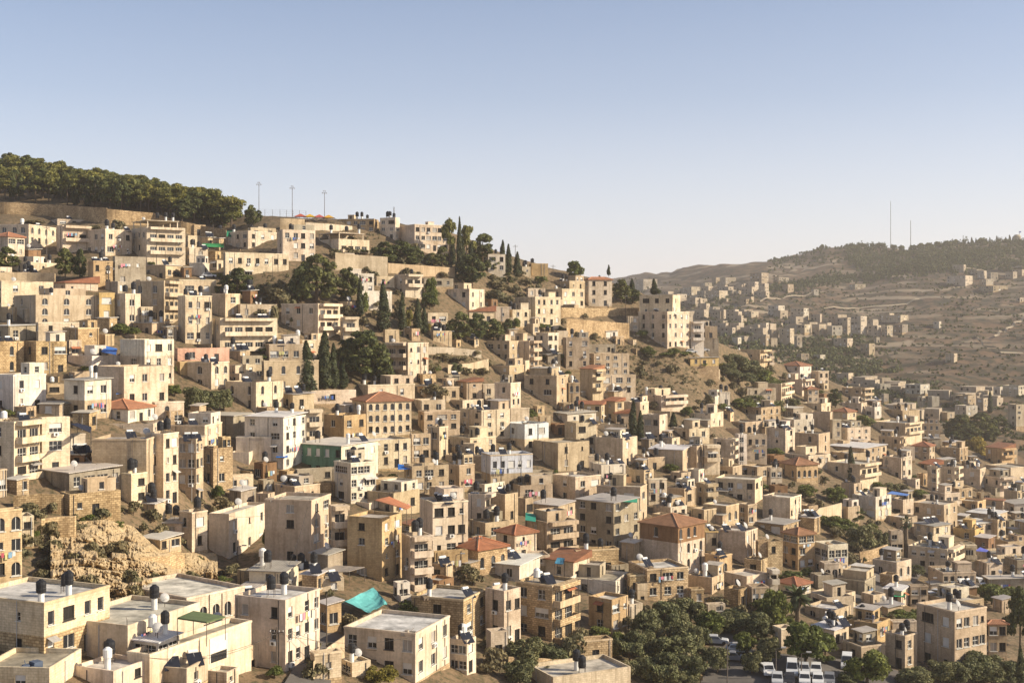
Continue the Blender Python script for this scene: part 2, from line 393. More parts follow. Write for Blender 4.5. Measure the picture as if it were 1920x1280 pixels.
def jit(c, r, a=.07):
    k = 1+r.uniform(-a, a); return (c[0]*k*(1+r.uniform(-.02,.02)), c[1]*k, c[2]*k*(1+r.uniform(-.06,.06)))
def parse(code):
    o = dict(colr='c', feats=set())
    for i, tk in enumerate(code.split(',')):
        tk = tk.strip()
        if i == 0: o['colr'] = tk
        elif tk[0] == 'n' : o['n'] = int(tk[1:])
        elif tk.startswith('th'): o['th'] = float(tk[2:])
        elif tk[0] == 'e': o['e'] = int(tk[1:])
        elif tk[0] == 'f': o['f'] = int(tk[1:])
        elif tk[0] == 'R' and len(tk) == 2: o['R'] = tk[1]
        elif tk[0] == 'U': o['U'] = tk[1]
        elif tk[0] == 'k': o['k'] = int(tk[1:])
        elif tk[0] == 's' and tk[1:].isdigit(): o['s'] = int(tk[1:])
        else: o['feats'].add(tk)
    return o
def house(xl, xc, xr, yt, yb, code, label=None, short=None, sheet=near, name='house', group=None, seed=0):
    r = random.Random(seed*7919+13); op = parse(code); ft = op['feats']
    if sheet is near and yb > 640 and xl < xc: 
        xl0 = xl
    if sheet is near and not label and 'x' not in ft and 'bR' not in ft and 'M' not in ft and 'f' not in op and yb-yt > 22 and r.random() < .4: ft.add('bR')
    D = sheet.at(xc, min(yb, 1700)); C = P3(xc, yb, D); al = atan2(C.x, C.y)
    m = D/F; wl, wr = (xc-xl), (xr-xc)
    thr = R(op['th']) if 'th' in op else atan2(max(wr, .6), max(wl, .6))
    if 'th' not in op: thr = min(max(thr, R(14)), R(70))
    if wl < 2: thr = R(78) if wr > 2 else thr
    if wr < 2: thr = R(12)
    th = thr+al; a = (xl-CX)/F; b = (xr-CX)/F
    W = (C.x-a*C.y)/max(.08, cos(th)+a*sin(th)) if wl >= 2 else None
    Ln = (b*C.y-C.x)/max(.08, sin(th)-b*cos(th)) if wr >= 2 else None
    if W is None: W = min(max((Ln or 8)*.7, 4), 11)
    if Ln is None: Ln = min(max(W*.7, 4), 11)
    W = min(max(W, 1.6), 34); Ln = min(max(Ln, 1.6), 34)
    H = (yb-yt)*m; small = D > 620
    pitched = bool(ft&{'H', 'D'}); par = 0 if (pitched or 'M' in ft) else min(.55, H*.2)
    n = op.get('n') or max(1, round(H/3.0)); sh = (H-par)/n
    if sh > 4.1: n = max(1, round(H/3.2)); sh = (H-par)/n
    base = H-par
    if name == 'house': name = 'shed' if ('M' in ft and n == 1 and not label) else 'villa' if 'H' in ft else 'apartment_building' if n >= 3 or (label and 'block' in label) else 'house'
    root = empty(name, C, -th)
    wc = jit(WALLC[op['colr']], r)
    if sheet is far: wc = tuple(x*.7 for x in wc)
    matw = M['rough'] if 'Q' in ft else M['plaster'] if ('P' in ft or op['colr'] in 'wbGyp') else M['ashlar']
    wdt = min(1.5, max(.8, 1.12+r.uniform(-.2,.35))); hgt = min(1.55, sh*.52)
    # openings ---------------------------------------------------------
    def layout(Lw, ncol, side):
        ops, wins = [], []
        if ncol == 0 or Lw < 1.4: return ops, wins
        if ncol is None:
            ncol = max(1, int(Lw/3.1)); drop = .26
        else: drop = .04
        ncol = min(ncol, int(Lw/1.25) or 1)
        offc = [r.uniform(-.18, .18)*Lw/ncol for _ in range(ncol)]
        for s in range(n):
            for c in range(ncol):
                if r.random() < drop: continue
                cu = Lw*(c+.5)/ncol+offc[c]*(.6 if ncol > 1 else 1); w = wdt; hh = hgt; z = s*sh+sh*.33
                kind = r.choice(['plain', 'plain', 'dark', 'dark', 'shutter', 'grid', 'curtain', 'closed']); arch = False
                if 'a' in ft and (s == n-1 or r.random() < .5): arch = True; kind = 'arch'; hh = min(hgt*1.3, sh*.62); z = s*sh+sh*.24
                elif 'g' in ft and (s == n-1): kind = 'grid'; w = min(Lw/ncol*.86, 4.5)
                elif r.random() < .12: w = min(1.8*wdt, Lw/ncol*.8)
                elif r.random() < .1: w *= .6; hh *= .6; z += .35
                if s == 0 and c == ncol//2 and r.random() < .35 and H > 2.6 and not arch: kind = 'door'; hh = min(2.1, sh*.8); z = .05; w = 1.1
                w = min(w, Lw/ncol*.9, Lw-.3); cu = min(max(cu, w/2+.14), Lw-w/2-.14); w = q(w); hh = q(hh)
                if w < .3 or hh < .3 or z+hh > H-.1: continue
                if ops and any(not (cu+w/2+.05 < o[0] or cu-w/2-.05 > o[1] or z+hh+.05 < o[2] or z-.05 > o[3]) for o in ops): continue
                ops.append((cu-w/2, cu+w/2, z, z+hh, arch)); wins.append((kind, w, hh, cu, z))
        return ops, wins
    bal = []
    def balc(Lw, full):
        ops, wins = [], []
        for s in range(n):
            if s == 0 and n > 1 and r.random() < .6:
                continue
            u0, u1 = (Lw*.06, Lw*.94) if full else (Lw*.1, Lw*.62) if r.random() < .5 else (Lw*.38, Lw*.92)
            w = u1-u0; k = max(1, int(w/2.6))
            for c in range(k):
                ww = q(min(w/k*.72, 2.4)); cu = u0+w*(c+.5)/k
                if ww < .6: continue
                kd = r.choice(['grid', 'dark', 'plain']); hh = q(min(2.0, sh*.68))
                ops.append((cu-ww/2, cu+ww/2, s*sh+.12, s*sh+.12+hh, False)); wins.append((kd, ww, hh, cu, s*sh+.12))
            bal.append((s, u0, u1))
        return ops, wins
    opsF, winF = (balc(W, True) if 'bL' in ft else layout(W, op.get('e'), 0)); balF = list(bal); bal.clear()
    opsR, winR = (balc(Ln, True) if 'bR' in ft else layout(Ln, op.get('f'), 1)); balR = list(bal)
    opsB, winB = layout(W, None, 2) if (W > 4 and not small) else ([], [])
    # walls --------------------------------------------------------------
    fd = 7.0 if sheet is near else 11.0
    zs = [(0., H, wc, matw)]
    if 'U' in op:
        cut = H-par-sh; uc = jit(WALLC[op['U']], r); um = M['plaster'] if op['U'] in 'wbGyk' else M['ashlar']
        zs = [(0., cut, wc, matw), (cut, H, uc, um)]
    for i, (z0, z1, cc, mm) in enumerate(zs):
        mb = MB()
        sel = lambda ops: [o for o in ops if o[2] >= z0-1e-3 and o[3] <= z1+1e-3]
        wall_face(mb, (-W,0,0), (1,0,0), (0,-1,0), W, z0, z1, sel(opsF))
        if 'R' in op:
            sw = MB(); wall_face(sw, (0,0,0), (0,1,0), (1,0,0), Ln, z0, z1, sel(opsR)); col(sw.build('side_wall', M['plaster'], root), jit(WALLC[op['R']], r))
        else: wall_face(mb, (0,0,0), (0,1,0), (1,0,0), Ln, z0, z1, sel(opsR))
        wall_face(mb, (0,Ln,0), (-1,0,0), (0,1,0), W, z0, z1, sel(opsB))
        wall_face(mb, (-W,Ln,0), (0,-1,0), (-1,0,0), Ln, z0, z1, [])
        if z1 == H and par:
            t = .22; o4 = [(-W,0),(0,0),(0,Ln),(-W,Ln)]; i4 = [(-W+t,t),(-t,t),(-t,Ln-t),(-W+t,Ln-t)]
            for k in range(4):
                j = (k+1) % 4
                mb.face([(*o4[k],H),(*o4[j],H),(*i4[j],H),(*i4[k],H)]); mb.face([(*i4[k],H),(*i4[j],H),(*i4[j],base-.05),(*i4[k],base-.05)])
        col(mb.build('wall' if i == 0 else 'upper_wall', mm, root), cc)
    mb = MB(); fe = .03 if r.random() < .5 else 0
    fm_, fc_ = (matw, wc) if fe == 0 else (M['rough'], jit((.50,.385,.245), r))
    for O_, U_, N_, l_ in (((-W-fe,-fe,0),(1,0,0),(0,-1,0),W+2*fe),((fe,-fe,0),(0,1,0),(1,0,0),Ln+2*fe),((fe,Ln+fe,0),(-1,0,0),(0,1,0),W+2*fe),((-W-fe,Ln+fe,0),(0,-1,0),(-1,0,0),Ln+2*fe)): wall_face(mb, O_, U_, N_, l_, -fd, 0., [])
    col(mb.build('foundation', fm_, root), fc_)
    sp = not small
    for kd, w, hh, cu, z in winF: add_window(root, kd, w, hh, (-W+cu, .17, z), 0, sp)
    for kd, w, hh, cu, z in winR: add_window(root, kd, w, hh, (-.17, cu, z), pi/2, sp)
    for kd, w, hh, cu, z in winB: add_window(root, kd, w, hh, (-cu, Ln-.17, z), pi, sp)
    if 'sh' in ft:
        mb = MB(); u0, u1, z1 = Ln*.57, Ln*.57+3.0, min(3.3, H*.8)
        mb.box((.0,u0-.15,.0),(.07,u0,z1+.15)); mb.box((.0,u1,.0),(.07,u1+.15,z1+.15)); mb.box((.0,u0,z1),(.07,u1,z1+.15)); mb.box((.0,u0,1.1),(.05,u1,z1), m=1)
        for k in range(4): mb.box((.0,u0+.75*k,.0),(.045,u0+.75*k+.68,1.05), m=2)
        mb.build('garage_shutter', [M['framew'], M['shutter'], M['glass']], root)
    # balconies
    for which, lst in (('F', balF), ('R', balR)):
        for s, u0, u1 in lst:
            mb = MB(); d = 1.35; z = s*sh; ph = .95
            if which == 'F':
                x0, x1 = -W+u0, -W+u1
                mb.box((x0,-d,z-.14),(x1,.02,z+.04)); mb.box((x0,-d,z+.04),(x1,-d+.14,z+ph)); mb.box((x0,-d+.14,z+.04),(x0+.14,.0,z+ph)); mb.box((x1-.14,-d+.14,z+.04),(x1,.0,z+ph))
            else:
                mb.box((-.02,u0,z-.14),(d,u1,z+.04)); mb.box((d-.14,u0,z+.04),(d,u1,z+ph)); mb.box((0,u0,z+.04),(d-.14,u0+.14,z+ph)); mb.box((0,u1-.14,z+.04),(d-.14,u1,z+ph))
            o = col(mb.build('balcony', matw if r.random() < .7 else M['plaster'], root), [min(.75, x*1.06) for x in wc])
        if lst and (which+str(1)) and n > 1 and max(l[0] for l in lst) == n-1:   # slab over the top balcony
            mb = MB(); u0, u1 = lst[-1][1], lst[-1][2]
            if which == 'F': mb.box((-W+u0,-1.35,H-.75),(-W+u1,.02,H-.0))
            else: mb.box((-.02,u0,H-.75),(1.35,u1,H-.0))
            col(mb.build('balcony_hood', matw, root), [min(.75, x*1.06) for x in wc])
    # roof ----------------------------------------------------------------
    tilec = r.choice(TILE); ov = .4
    if 'H' in ft:
        if 'br' in ft: tilec = (.27, .135, .07)
        x0, x1, y0, y1 = -W-ov, ov, -ov, Ln+ov; sx, sy = x1-x0, y1-y0; rise = .2*min(sx, sy)*(.85 if min(sx,sy) > 9 else 1)
        if sx > sy: A, B = (x0+sy/2, (y0+y1)/2), (x1-sy/2, (y0+y1)/2)
        else: A, B = ((x0+x1)/2, y0+sx/2), ((x0+x1)/2, y1-sx/2)
        mb = MB(); c4 = [(x0,y0),(x1,y0),(x1,y1),(x0,y1)]; h0 = H+.16; T = H+.16+rise
        sl = math.hypot(rise, min(sx, sy)/2)
        def rf(e0, e1, tops):
            e0, e1 = Vector((*e0,h0)), Vector((*e1,h0)); d = (e1-e0); ll = d.length; d.normalize()
            pts = [e0, e1]+[Vector((*t,T)) for t in tops]; mb.face(pts, [((p-e0).dot(d), 0 if i < 2 else sl) for i, p in enumerate(pts)])
        if sx > sy: rf(c4[0],c4[1],[B,A]); rf(c4[1],c4[2],[B]); rf(c4[2],c4[3],[A,B]); rf(c4[3],c4[0],[A])
        else: rf(c4[0],c4[1],[A]); rf(c4[1],c4[2],[B,A]); rf(c4[2],c4[3],[B]); rf(c4[3],c4[0],[A,B])
        for k in range(4): mb.face([(*c4[k],H-.02),(*c4[(k+1)%4],H-.02),(*c4[(k+1)%4],h0),(*c4[k],h0)])
        mb.face([(*p,H-.02) for p in c4[::-1]])
        rfo = col(mb.build('roof', M['tile'], root), jit(tilec, r))
        rb = MB(); Av, Bv = Vector((*A,T)), Vector((*B,T))
        for p, e in ((c4[0],A),(c4[3],A),(c4[1],B),(c4[2],B)) if sx > sy else ((c4[0],A),(c4[1],A),(c4[2],B),(c4[3],B)): rb.tube((*p,h0+.02), (*e,T+.02), .13, n=5)
        rb.tube(Av, Bv, .14, n=5); col(rb.build('ridge_tiles', M['paint'], root), [min(.7, x*1.5) for x in tilec])
    elif 'D' in ft:
        x0, x1, y0, y1 = -W-ov, ov, -ov, Ln+ov; rise = .2*Ln; h0 = H+.14
        mb = MB()
        sl = math.hypot(rise, y1-y0)
        mb.face([(x0,y0,h0),(x1,y0,h0),(x1,y1,h0+rise),(x0,y1,h0+rise)], [(0,0),(x1-x0,0),(x1-x0,sl),(0,sl)])
        mb.face([(x0,y0,H),(x1,y0,H),(x1,y0,h0),(x0,y0,h0)]); mb.face([(x1,y0,H),(x1,y1,H),(x1,y1,h0+rise),(x1,y0,h0)])
        mb.face([(x0,y1,H),(x0,y0,H),(x0,y0,h0),(x0,y1,h0+rise)]); mb.face([(x1,y1,H),(x0,y1,H),(x0,y1,h0+rise),(x1,y1,h0+rise)]); mb.face([(x0,y1,H-.01),(x1,y1,H-.01),(x1,y0,H-.01),(x0,y0,H-.01)])
        col(mb.build('roof', M['tile'], root), jit(tilec, r))
    elif 'M' in ft:
        e = .35; tl = r.uniform(.1, .45); mb = MB(); x0, x1, y0, y1 = -W-e, e, -e, Ln+e
        lo = [(x0,y0,H),(x1,y0,H),(x1,y1,H+tl),(x0,y1,H+tl)]; hi = [(a_,b_,c_+.14) for a_,b_,c_ in lo]
        mb.face(hi, [(0,0),(x1-x0,0),(x1-x0,y1-y0),(0,y1-y0)]); mb.face(lo[::-1])
        for k in range(4): mb.face([lo[k],lo[(k+1)%4],hi[(k+1)%4],hi[k]])
        col(mb.build('roof', M['sheet'], root), jit(r.choice([(.50,.44,.36),(.36,.32,.27),(.56,.51,.44)]) if 'wr' not in ft else (.62,.58,.52), r))
    else:
        mb = MB(); mb.face([(-W+.2,.2,base),(-.2,.2,base),(-.2,Ln-.2,base),(-W+.2,Ln-.2,base)])
        col(mb.build('roof', M['roofslab'], root), jit(r.choice([(.40,.35,.28),(.46,.42,.35),(.33,.28,.21),(.50,.45,.38)]) if 'wr' not in ft else (.50,.465,.415), r, .12))
        if r.random() < .45 and not small and H > 3:
            mb = MB(); e = .07
            for a_, b_ in (((-W-e,-e,H-.28),(e,.0-.001,H-.02)), ((.001,0,H-.28),(e,Ln+e,H-.02))): mb.box(a_, b_)
            col(mb.build('coping', M['plaster'], root), [min(.72, x*1.12) for x in wc])
        if 'x' not in ft and 'v' not in ft and ('u' in ft or (r.random() < .3 and min(W, Ln) > 5.5 and not small)):
            hw = r.uniform(2.2, min(4, W*.45)); hl = r.uniform(2.2, min(4, Ln*.45)); hx = -W+.5+r.random()*(W-hw-1); hy = Ln-hl-.5; mb = MB(); hh = r.uniform(2.1, 2.7)
            wall_face(mb, (hx,hy,base), (1,0,0), (0,-1,0), hw, 0, hh, [(.5,1.4,.05,1.95,False)]); wall_face(mb, (hx+hw,hy,base), (0,1,0), (1,0,0), hl, 0, hh, [])
            wall_face(mb, (hx+hw,hy+hl,base), (-1,0,0), (0,1,0), hw, 0, hh, []); wall_face(mb, (hx,hy+hl,base), (0,-1,0), (-1,0,0), hl, 0, hh, [])
            mb.box((hx-.12,hy-.12,base+hh),(hx+hw+.12,hy+hl+.12,base+hh+.14))
            ho = col(mb.build('stair_hut', M['plaster'], root), jit(wc, r))
            dm = MB(); dm.face([(hx+.5,hy+.2,base+.05),(hx+1.4,hy+.2,base+.05),(hx+1.4,hy+.2,base+1.95),(hx+.5,hy+.2,base+1.95)]); dm.build('door', M['framed'], ho)
            ft.add('hut')
    if 'v' in ft:
        f0 = .08; x0, x1, y0, y1 = -W*.92, -.3, .4, Ln*.8; hh = 2.4
        mb = MB(); mb.box((x0-.4,y0-.4,base+hh),(x1+.4,y1+.4,base+hh+.2)); col(mb.build('roof_canopy', M['plaster'], root), jit((.5,.42,.32), r))
        for x in (x0, (x0+x1)/2, x1):
            for y in (y0, y1):
                mb = MB(); mb.box((x-.13,y-.13,base),(x+.13,y+.13,base+hh)); col(mb.build('post', M['plaster'], root), wc)
    # upper rooms, annexes, pipes, starter bars
    flat = not pitched and 'M' not in ft and 'v' not in ft and 'hut' not in ft
    if sheet is near and flat and min(W, Ln) > 4.2 and H > 2.5 and r.random() < ((0 if 'wr' in ft or 'zz' in ft or D < 200 else .22) if short else .6):
        fx, fy = r.uniform(.35, .7), r.uniform(.35, .7); rx = -W+.25 if r.random() < .5 else -W*fx-.25; hh = r.uniform(2.1, 2.8)
        cc = jit(WALLC[r.choice([op['colr'], op['colr'], 'w', 'g', 't'])], r)
        block(root, 'upper_room', r, rx, rx+W*fx, Ln-.25-Ln*fy, Ln-.25, base-.02, base+hh, r.choice([matw, M['plaster']]), cc, r.choice([0, 1, 2]), r.choice([1, 1, 2]), jit((.42,.37,.3), r), roof=r.choice(['flat', 'flat', 'sheet'])); ft.add('room')
    if sheet is near and not small and W > 5 and H > 4.2 and 'bL' not in ft and r.random() < (.25 if short else .6):
        fx = r.uniform(.3, .6); d = r.uniform(1.6, 3.4); x0 = -W+.0 if r.random() < .5 else -W*fx; hh = min(H*.55, r.uniform(2.4, 3.4))
        if x0 == -W: x0 -= r.uniform(.0, .6)+.01
        block(root, 'annex', r, x0, x0+W*fx, -d, .05, -1.2, hh, r.choice([matw, M['plaster'], M['rough']]), jit(WALLC[r.choice('cctgs')], r), r.choice([0, 1, 2]), r.choice([0, 1]), jit((.42,.37,.3), r), roof=r.choice(['flat', 'sheet']))
    if sheet is near and not small:
        for side, l in (('F', W), ('R', Ln)):
            for k in range(r.choice([0, 0, 1, 1, 2])):
                u = r.uniform(.15, max(.2, l-.15)); pm = MB(); x, y = (-W+u, -.07) if side == 'F' else (.07, u); pm.tube((x,y,0.), (x,y,H-r.uniform(0,.4)), .05, n=5); pm.build('drainpipe', r.choice([M['iron'], M['dish'], M['framed']]), root)
        if flat and r.random() < .25:
            bm_ = MB()
            for k in range(1):
                x, y = r.choice([-W+.12, -.12, -W/2]), r.choice([.12, Ln-.12])
                for a in range(2): dx, dy = r.uniform(-.12,.12), r.uniform(-.12,.12); bm_.tube((x+dx,y+dy,H-.1),(x+dx*1.6,y+dy*1.6,H+r.uniform(.5,1.0)), .022, n=4, caps=False)
            bm_.build('starter_bars', M['iron'], root)
    # small wall furniture ---------------------------------------------------
    if not small:
        for side, wins, Lw in (('F', winF, W), ('R', winR, Ln)):
            for kd, w, hh, cu, z in wins:
                u = r.random()
                if u < .07 and kd not in ('door', 'arch'):
                    mb = MB(); mb.box((-.42,-.42,-.62),(.42,-.02,-.05)); mb.tube((0,-.43,-.34),(0,-.41,-.34), .22, n=8, m=1)
                    o = mb.build('air_conditioner', [M['white'], M['framed']], root)
                elif u < .11 and kd in ('plain', 'grid', 'shutter', 'dark'):
                    mb = MB(); mb.face([(-w/2-.2,-.9,hh-.05),(w/2+.2,-.9,hh-.05),(w/2+.2,-.02,hh+.35),(-w/2-.2,-.02,hh+.35)]); mb.face([(-w/2-.2,-.9,hh-.12),(w/2+.2,-.9,hh-.12),(w/2+.2,-.9,hh-.05),(-w/2-.2,-.9,hh-.05)])
                    o = col(mb.build('awning', M['fabric'], root), r.choice([(.5,.46,.4),(.36,.13,.06),(.3,.28,.25)]))
                else: continue
                o.location = (-W+cu, 0, z) if side == 'F' else (0, cu, z); o.rotation_euler = (0, 0, 0 if side == 'F' else pi/2)
    h = dict(root=root, W=W, L=Ln, H=H, base=base, th=th, C=C, D=D, n=n, ft=ft, op=op, px=(xl+xr)/2, py=(yt+yb)/2, xl=xl, xr=xr, yt=yt, yb=yb, label=label, short=short, r=r, sheet=sheet, small=small, pitched=pitched, name=name, group=group)
    HOUSES.append(h); return h

TILES = dict(A=(0,260), B=(480,260), C=(960,380), D=(1440,360), E=(0,500), F=(480,500), G=(960,580), H=(1440,600), I=(0,740), J=(480,740), K=(960,800), L=(1440,820), M=(0,960), N=(480,960), O=(960,960), P=(1440,960), Z=(0,0))
def tp(t, x, y):
    k = 1. if t == 'Z' else 4.
    return TILES[t][0]+x/k, TILES[t][1]+y/k
DATA = {}
DATA['A'] = '''
-150 215 420 640 865 c,a,n2,f4 | long cream house with small arched windows below the high stone wall # arched cream house
-60 60 185 735 960 c,H,n1,f2,g | small house with red hip roof and white gridded glazing at the picture's edge # small red-roofed veranda house
425 470 685 650 870 c,bR,n2 | cream block with two open full-width balconies between two arched-window houses # twin-balcony block
640 790 990 675 880 c,n2,f3 | square cream house with wide barred openings beside the four-balcony block # barred-window house
985 1100 1390 660 955 c,n3,bR,v,k3 | tall cream block with stacked long balconies and tanks on a roof canopy # stacked-balcony block
845 862 1095 880 1110 g,n2,f2,s3 | bare grey concrete block strung with overhead wires # bare concrete block
660 700 850 915 1110 o,n2,f2,x
1395 1420 1560 815 950 c,n1,x
1420 1520 1570 930 1040 w,n1,e0,x
1395 1410 1480 725 820 c,n1,x
1695 1860 2075 690 830 c,n1,e3,f3 | cream house with a green net tied at its roof corner # green-netted house
1680 1690 2165 850 1065 c,n2,f7,k2 | broad pale two-storey block with many shutters above the round dark tree # broad shuttered block
430 430 760 600 650 c,n1,x
'''
DATA['B'] = '''
160 200 445 680 915 c,n3,f4,x | tall plain cream block with paired small windows and no balconies # paired-window block
-60 -40 150 665 800 c,n1,f2,s4
455 620 850 750 850 c,n1,v,bR,x | low house with a broad flat canopy roof on the dry bank # flat-canopied house
930 1045 1078 590 760 c,n3,e2,x,th30 | plain square stair tower rising at the end of the long school block # school stair tower
1060 1190 1440 640 840 c,n2,e0,f6,u | long school block with two rows of dark window bands # school block
620 885 920 600 705 s,Q,n1,e5,f1 | long rough brown stone building alone on the ridge # ridge stone building
590 670 790 900 960 c,n1,x
690 700 790 975 1060 w,n1,x
750 765 885 1010 1160 w,n2,f2 | bright white house peeping out beside the biggest dark pine # white pine-side house
895 905 1040 1030 1100 c,n1,x
1040 1120 1245 1015 1190 c,n2,bR,e1 | tan house with two greened balconies below the concrete retaining wall # greened-balcony house
1250 1258 1480 1045 1110 g,n1,f3,x
1735 1742 1870 865 1005 w,n2,f2,x | pale narrow house between the ridge pines and two cypresses # ridge pine house
1490 1500 1595 1085 1140 c,n1,x
760 770 1020 1140 1260 w,n1,f2,x
520 560 700 700 755 c,n1,x
'''
DATA['C'] = '''
140 146 270 455 545 o,n1,e0,f0,x | small blank ochre box house alone on the skyline # ochre skyline box
70 76 140 480 540 c,n1,x
548 575 750 578 775 c,H,n2,f2 | tall cream house with orange hip roof behind a lone cypress # orange-roofed cypress house
290 430 545 585 660 t,n1,k2,s2
240 375 545 645 790 c,n2,e2,f3 | cream two-storey house standing on the upper stone wall # wall-top house
20 175 365 705 920 c,n3,e2,f4 | cube-shaped cream house with a regular grid of twelve front windows # twelve-window cube
-80 5 140 800 930 c,n1,f2
110 120 250 640 710 c,n1,x
945 1165 1330 815 1100 c,n4,e3,f4,x | big stepped apartment block, its broad lower body # stepped apartment block
955 1205 1262 690 1070 c,n5,e3,f1,x | recessed top storeys of the stepped apartment block # stepped apartment top
1330 1345 1440 890 1095 w,n2,bR | white balcony house leaning against the stepped apartment block # white balcony annex
1430 1436 1550 1015 1095 g,n1,e0,f0,x
1443 1450 1540 925 1015 t,n1,x
640 705 795 965 1020 w,n1,M,x | low shed with a slanted white roof under the bulging stone wall # slanted white shed
-40 130 200 1035 1245 t,n3,e1,bR | tan block whose sunny side is all white balconies # white-balconied tan block
180 270 350 975 1115 w,n2,f2 | half tan, half bright white house below the twelve-window cube # half-white house
50 55 165 1000 1050 w,n1,x
398 405 580 1010 1250 t,n2,f2
500 615 880 1130 1300 t,n3,e2,f4,x | long tan block with small windows beside the bare dirt slope # dirt-slope block
572 580 780 1062 1135 g,n1,f2,x
1320 1338 1550 1165 1225 y,n1,f3,M | small yellow-fronted house with flat canopy at the top of the dirt slope # yellow-fronted house
1640 1860 1930 1105 1260 t,n2,e2,bR | wide tan house beside the olive clump at the hill crest # crest house
860 870 950 850 960 c,n1,x
330 340 420 960 1070 c,n1,x,e0
'''
DATA['E'] = '''
-200 10 400 105 305 c,n1,f2,x | low cream house with a white roller shutter, roofed with tanks # roller-shutter house
405 490 735 120 215 c,D,n1,f2 | open shed under a thin red tiled roof on a terrace # red-tiled shed
105 268 740 210 455 t,P,n1,e1,f3,a,x | wide tan house with three big arched windows over a rubble base # three-arch house
470 585 742 456 650 s,Q,n2,e0,f1,x
740 745 860 195 410 y,n2,f1,x | narrow yellow-walled house squeezed beside the three-arch house # narrow yellow house
860 940 1055 200 445 c,n2,e1,f1
1050 1060 1145 300 450 c,n1,f1,x
1000 1230 1345 105 420 t,a,n2,e2,bR | big tan house with arched windows and shaded balconies # arched balcony house
1335 1390 1590 215 580 c,n3,f3,e0,x | tall cream house with four lit floors and flowered roof terrace # flowered-terrace house
1340 1345 1620 95 220 c,n1,f2,x
1590 1690 1800 200 380 c,n1,e0,f1,k2,x
1795 1802 2080 280 390 c,n1,f3,x
1600 1650 2080 385 630 c,n2,bR | wide house wrapped by two long solid cream balconies # wraparound-balcony house
-100 65 280 445 570 g,M,n1,e1,f2 | grey block with overhanging slab roof above the pilastered front # slab-roofed grey block
-120 0 180 560 810 s,Q,n1,f1,a,x | sandy stone house with tall pilasters and one round window # pilastered stone house
180 270 500 560 810 s,Q,n2,e1,f2,x | rough rubble house with two white shutters at street level # rubble shutter house
280 288 610 415 570 c,n1,f2,x | low cream house with a pair of grey shuttered windows # shutter-pair house
185 192 605 312 420 c,n1,f1,x
505 520 612 550 680 c,n1,bR,x
510 690 900 668 780 w,n1,e0,f0,x | blank low white house front above a canopied terrace # blank white front
900 1085 1305 545 885 c,n3,Uw,e1,f3,x | house with white metal top floor over cream lower floors # white-topped house
900 1000 1090 665 750 c,H,n1,f1 | tiny red-roofed hut on a railed terrace # tiny red-roofed hut
1310 1332 1720 612 720 p,n1,f2,x | salmon pink house front on the terraced slope # pink house
1310 1350 1590 712 810 o,n1,e0,f0,x
1405 1585 1720 715 925 c,n1,a,e1,f2,s2,k1,x | cream house with two slim arched windows and an orange door curtain # slim-arch house
1720 1765 2000 738 850 c,n1,bR
1700 1795 1930 800 880 c,n1,f2,x
1690 1920 2125 865 1090 c,a,n1,e2,f2 | cream house with one wide and several narrow arches above olive trees # olive-side arched house
720 930 1260 750 1060 c,n2,e0,f3,x | plain cream house with three small shaded windows in a row # three-shutter house
480 635 835 855 1150 t,n2,Uw,M,e1,f2 | tan house with white boarded top room and slanting metal roof # boarded-top house
685 960 1155 1070 1180 w,H,n1,e2,f3 | white-walled house with bright red hip roof beside two black tanks # bright red hip house
-60 100 345 810 1085 w,n2,e1,f2,x | white house front striped by louvre shade # striped white house
1150 1162 1380 1015 1135 c,n1,a,f1,x
510 560 920 790 850 t,n1,x
350 356 480 880 960 t,n1,x
-30 -20 90 0 105 c,n1,x
160 166 300 40 110 c,n1,x
'''
DATA['F'] = '''
190 465 630 275 565 c,n3,e3,bR,th32 | flat-roofed cream block with glass-railed balconies at one end # glass-railed block
635 650 770 375 570 c,n1,bR,x
975 1140 1293 570 860 c,n3,bL,f3,x | bright cream block with nine small windows and side balconies # nine-window block
1380 1600 1715 165 325 c,n2,e3,f2 | square two-storey house with a bright white end among pines # white-ended house
1590 1600 1790 335 420 c,D,n1,f2
1790 1796 1900 300 410 c,n1,f1,x
230 350 475 550 700 c,n1,e0,f1
95 100 350 580 720 t,n1,f3,x
50 60 470 705 950 t,a,n2,f4,x | old tan villa with tall arched windows behind cypresses # arched villa
-30 0 52 690 830 c,n1,bR,x
405 415 750 930 1030 c,n1,e0,f1,x
690 840 1190 885 1000 c,n1,e0,f2,s1,k2
720 830 1165 1015 1270 c,H,n3,a,e2,f6 | grand house with a long red hipped roof and rows of arched windows # red-roofed mansion
510 660 825 1115 1350 o,n2,e1,f2 | ochre cube house below the red-roofed mansion # ochre cube house
560 665 822 1040 1120 w,M,n1,wr,f1 | white metal barrel hut standing among tanks # white barrel hut
370 380 495 1070 1300 c,n2,f1,bR
1170 1235 1420 1000 1110 c,n1,f2
1215 1260 1530 1085 1240 t,n1,f3
1400 1550 1705 1000 1090 c,n1,f2
1530 1692 1905 1075 1300 c,n3,e2,f2,x | tall cream house casting a stepped shadow, two windows per floor # stepped-shadow house
1845 1852 1930 985 1090 b,n1,x
1690 1705 1925 880 990 c,n1,f3,k3
1515 1580 1695 865 1010 t,D,n1,e1,f1 | small house with sloping red tile roof beside a bare thicket # thicket red-roof house
1330 1400 1525 900 1010 t,n1,x
1730 1900 2000 555 720 t,n2,e3,f2 | brown-shaded square house by the crooked pine # crooked-pine house
1280 1290 1440 345 430 c,n1,f2,x
960 968 1075 470 570 t,n1,x,e0
1260 1330 1470 480 560 t,n1,x
1740 1900 2010 740 850 t,n2,f1
40 46 200 500 590 t,n1,x
'''
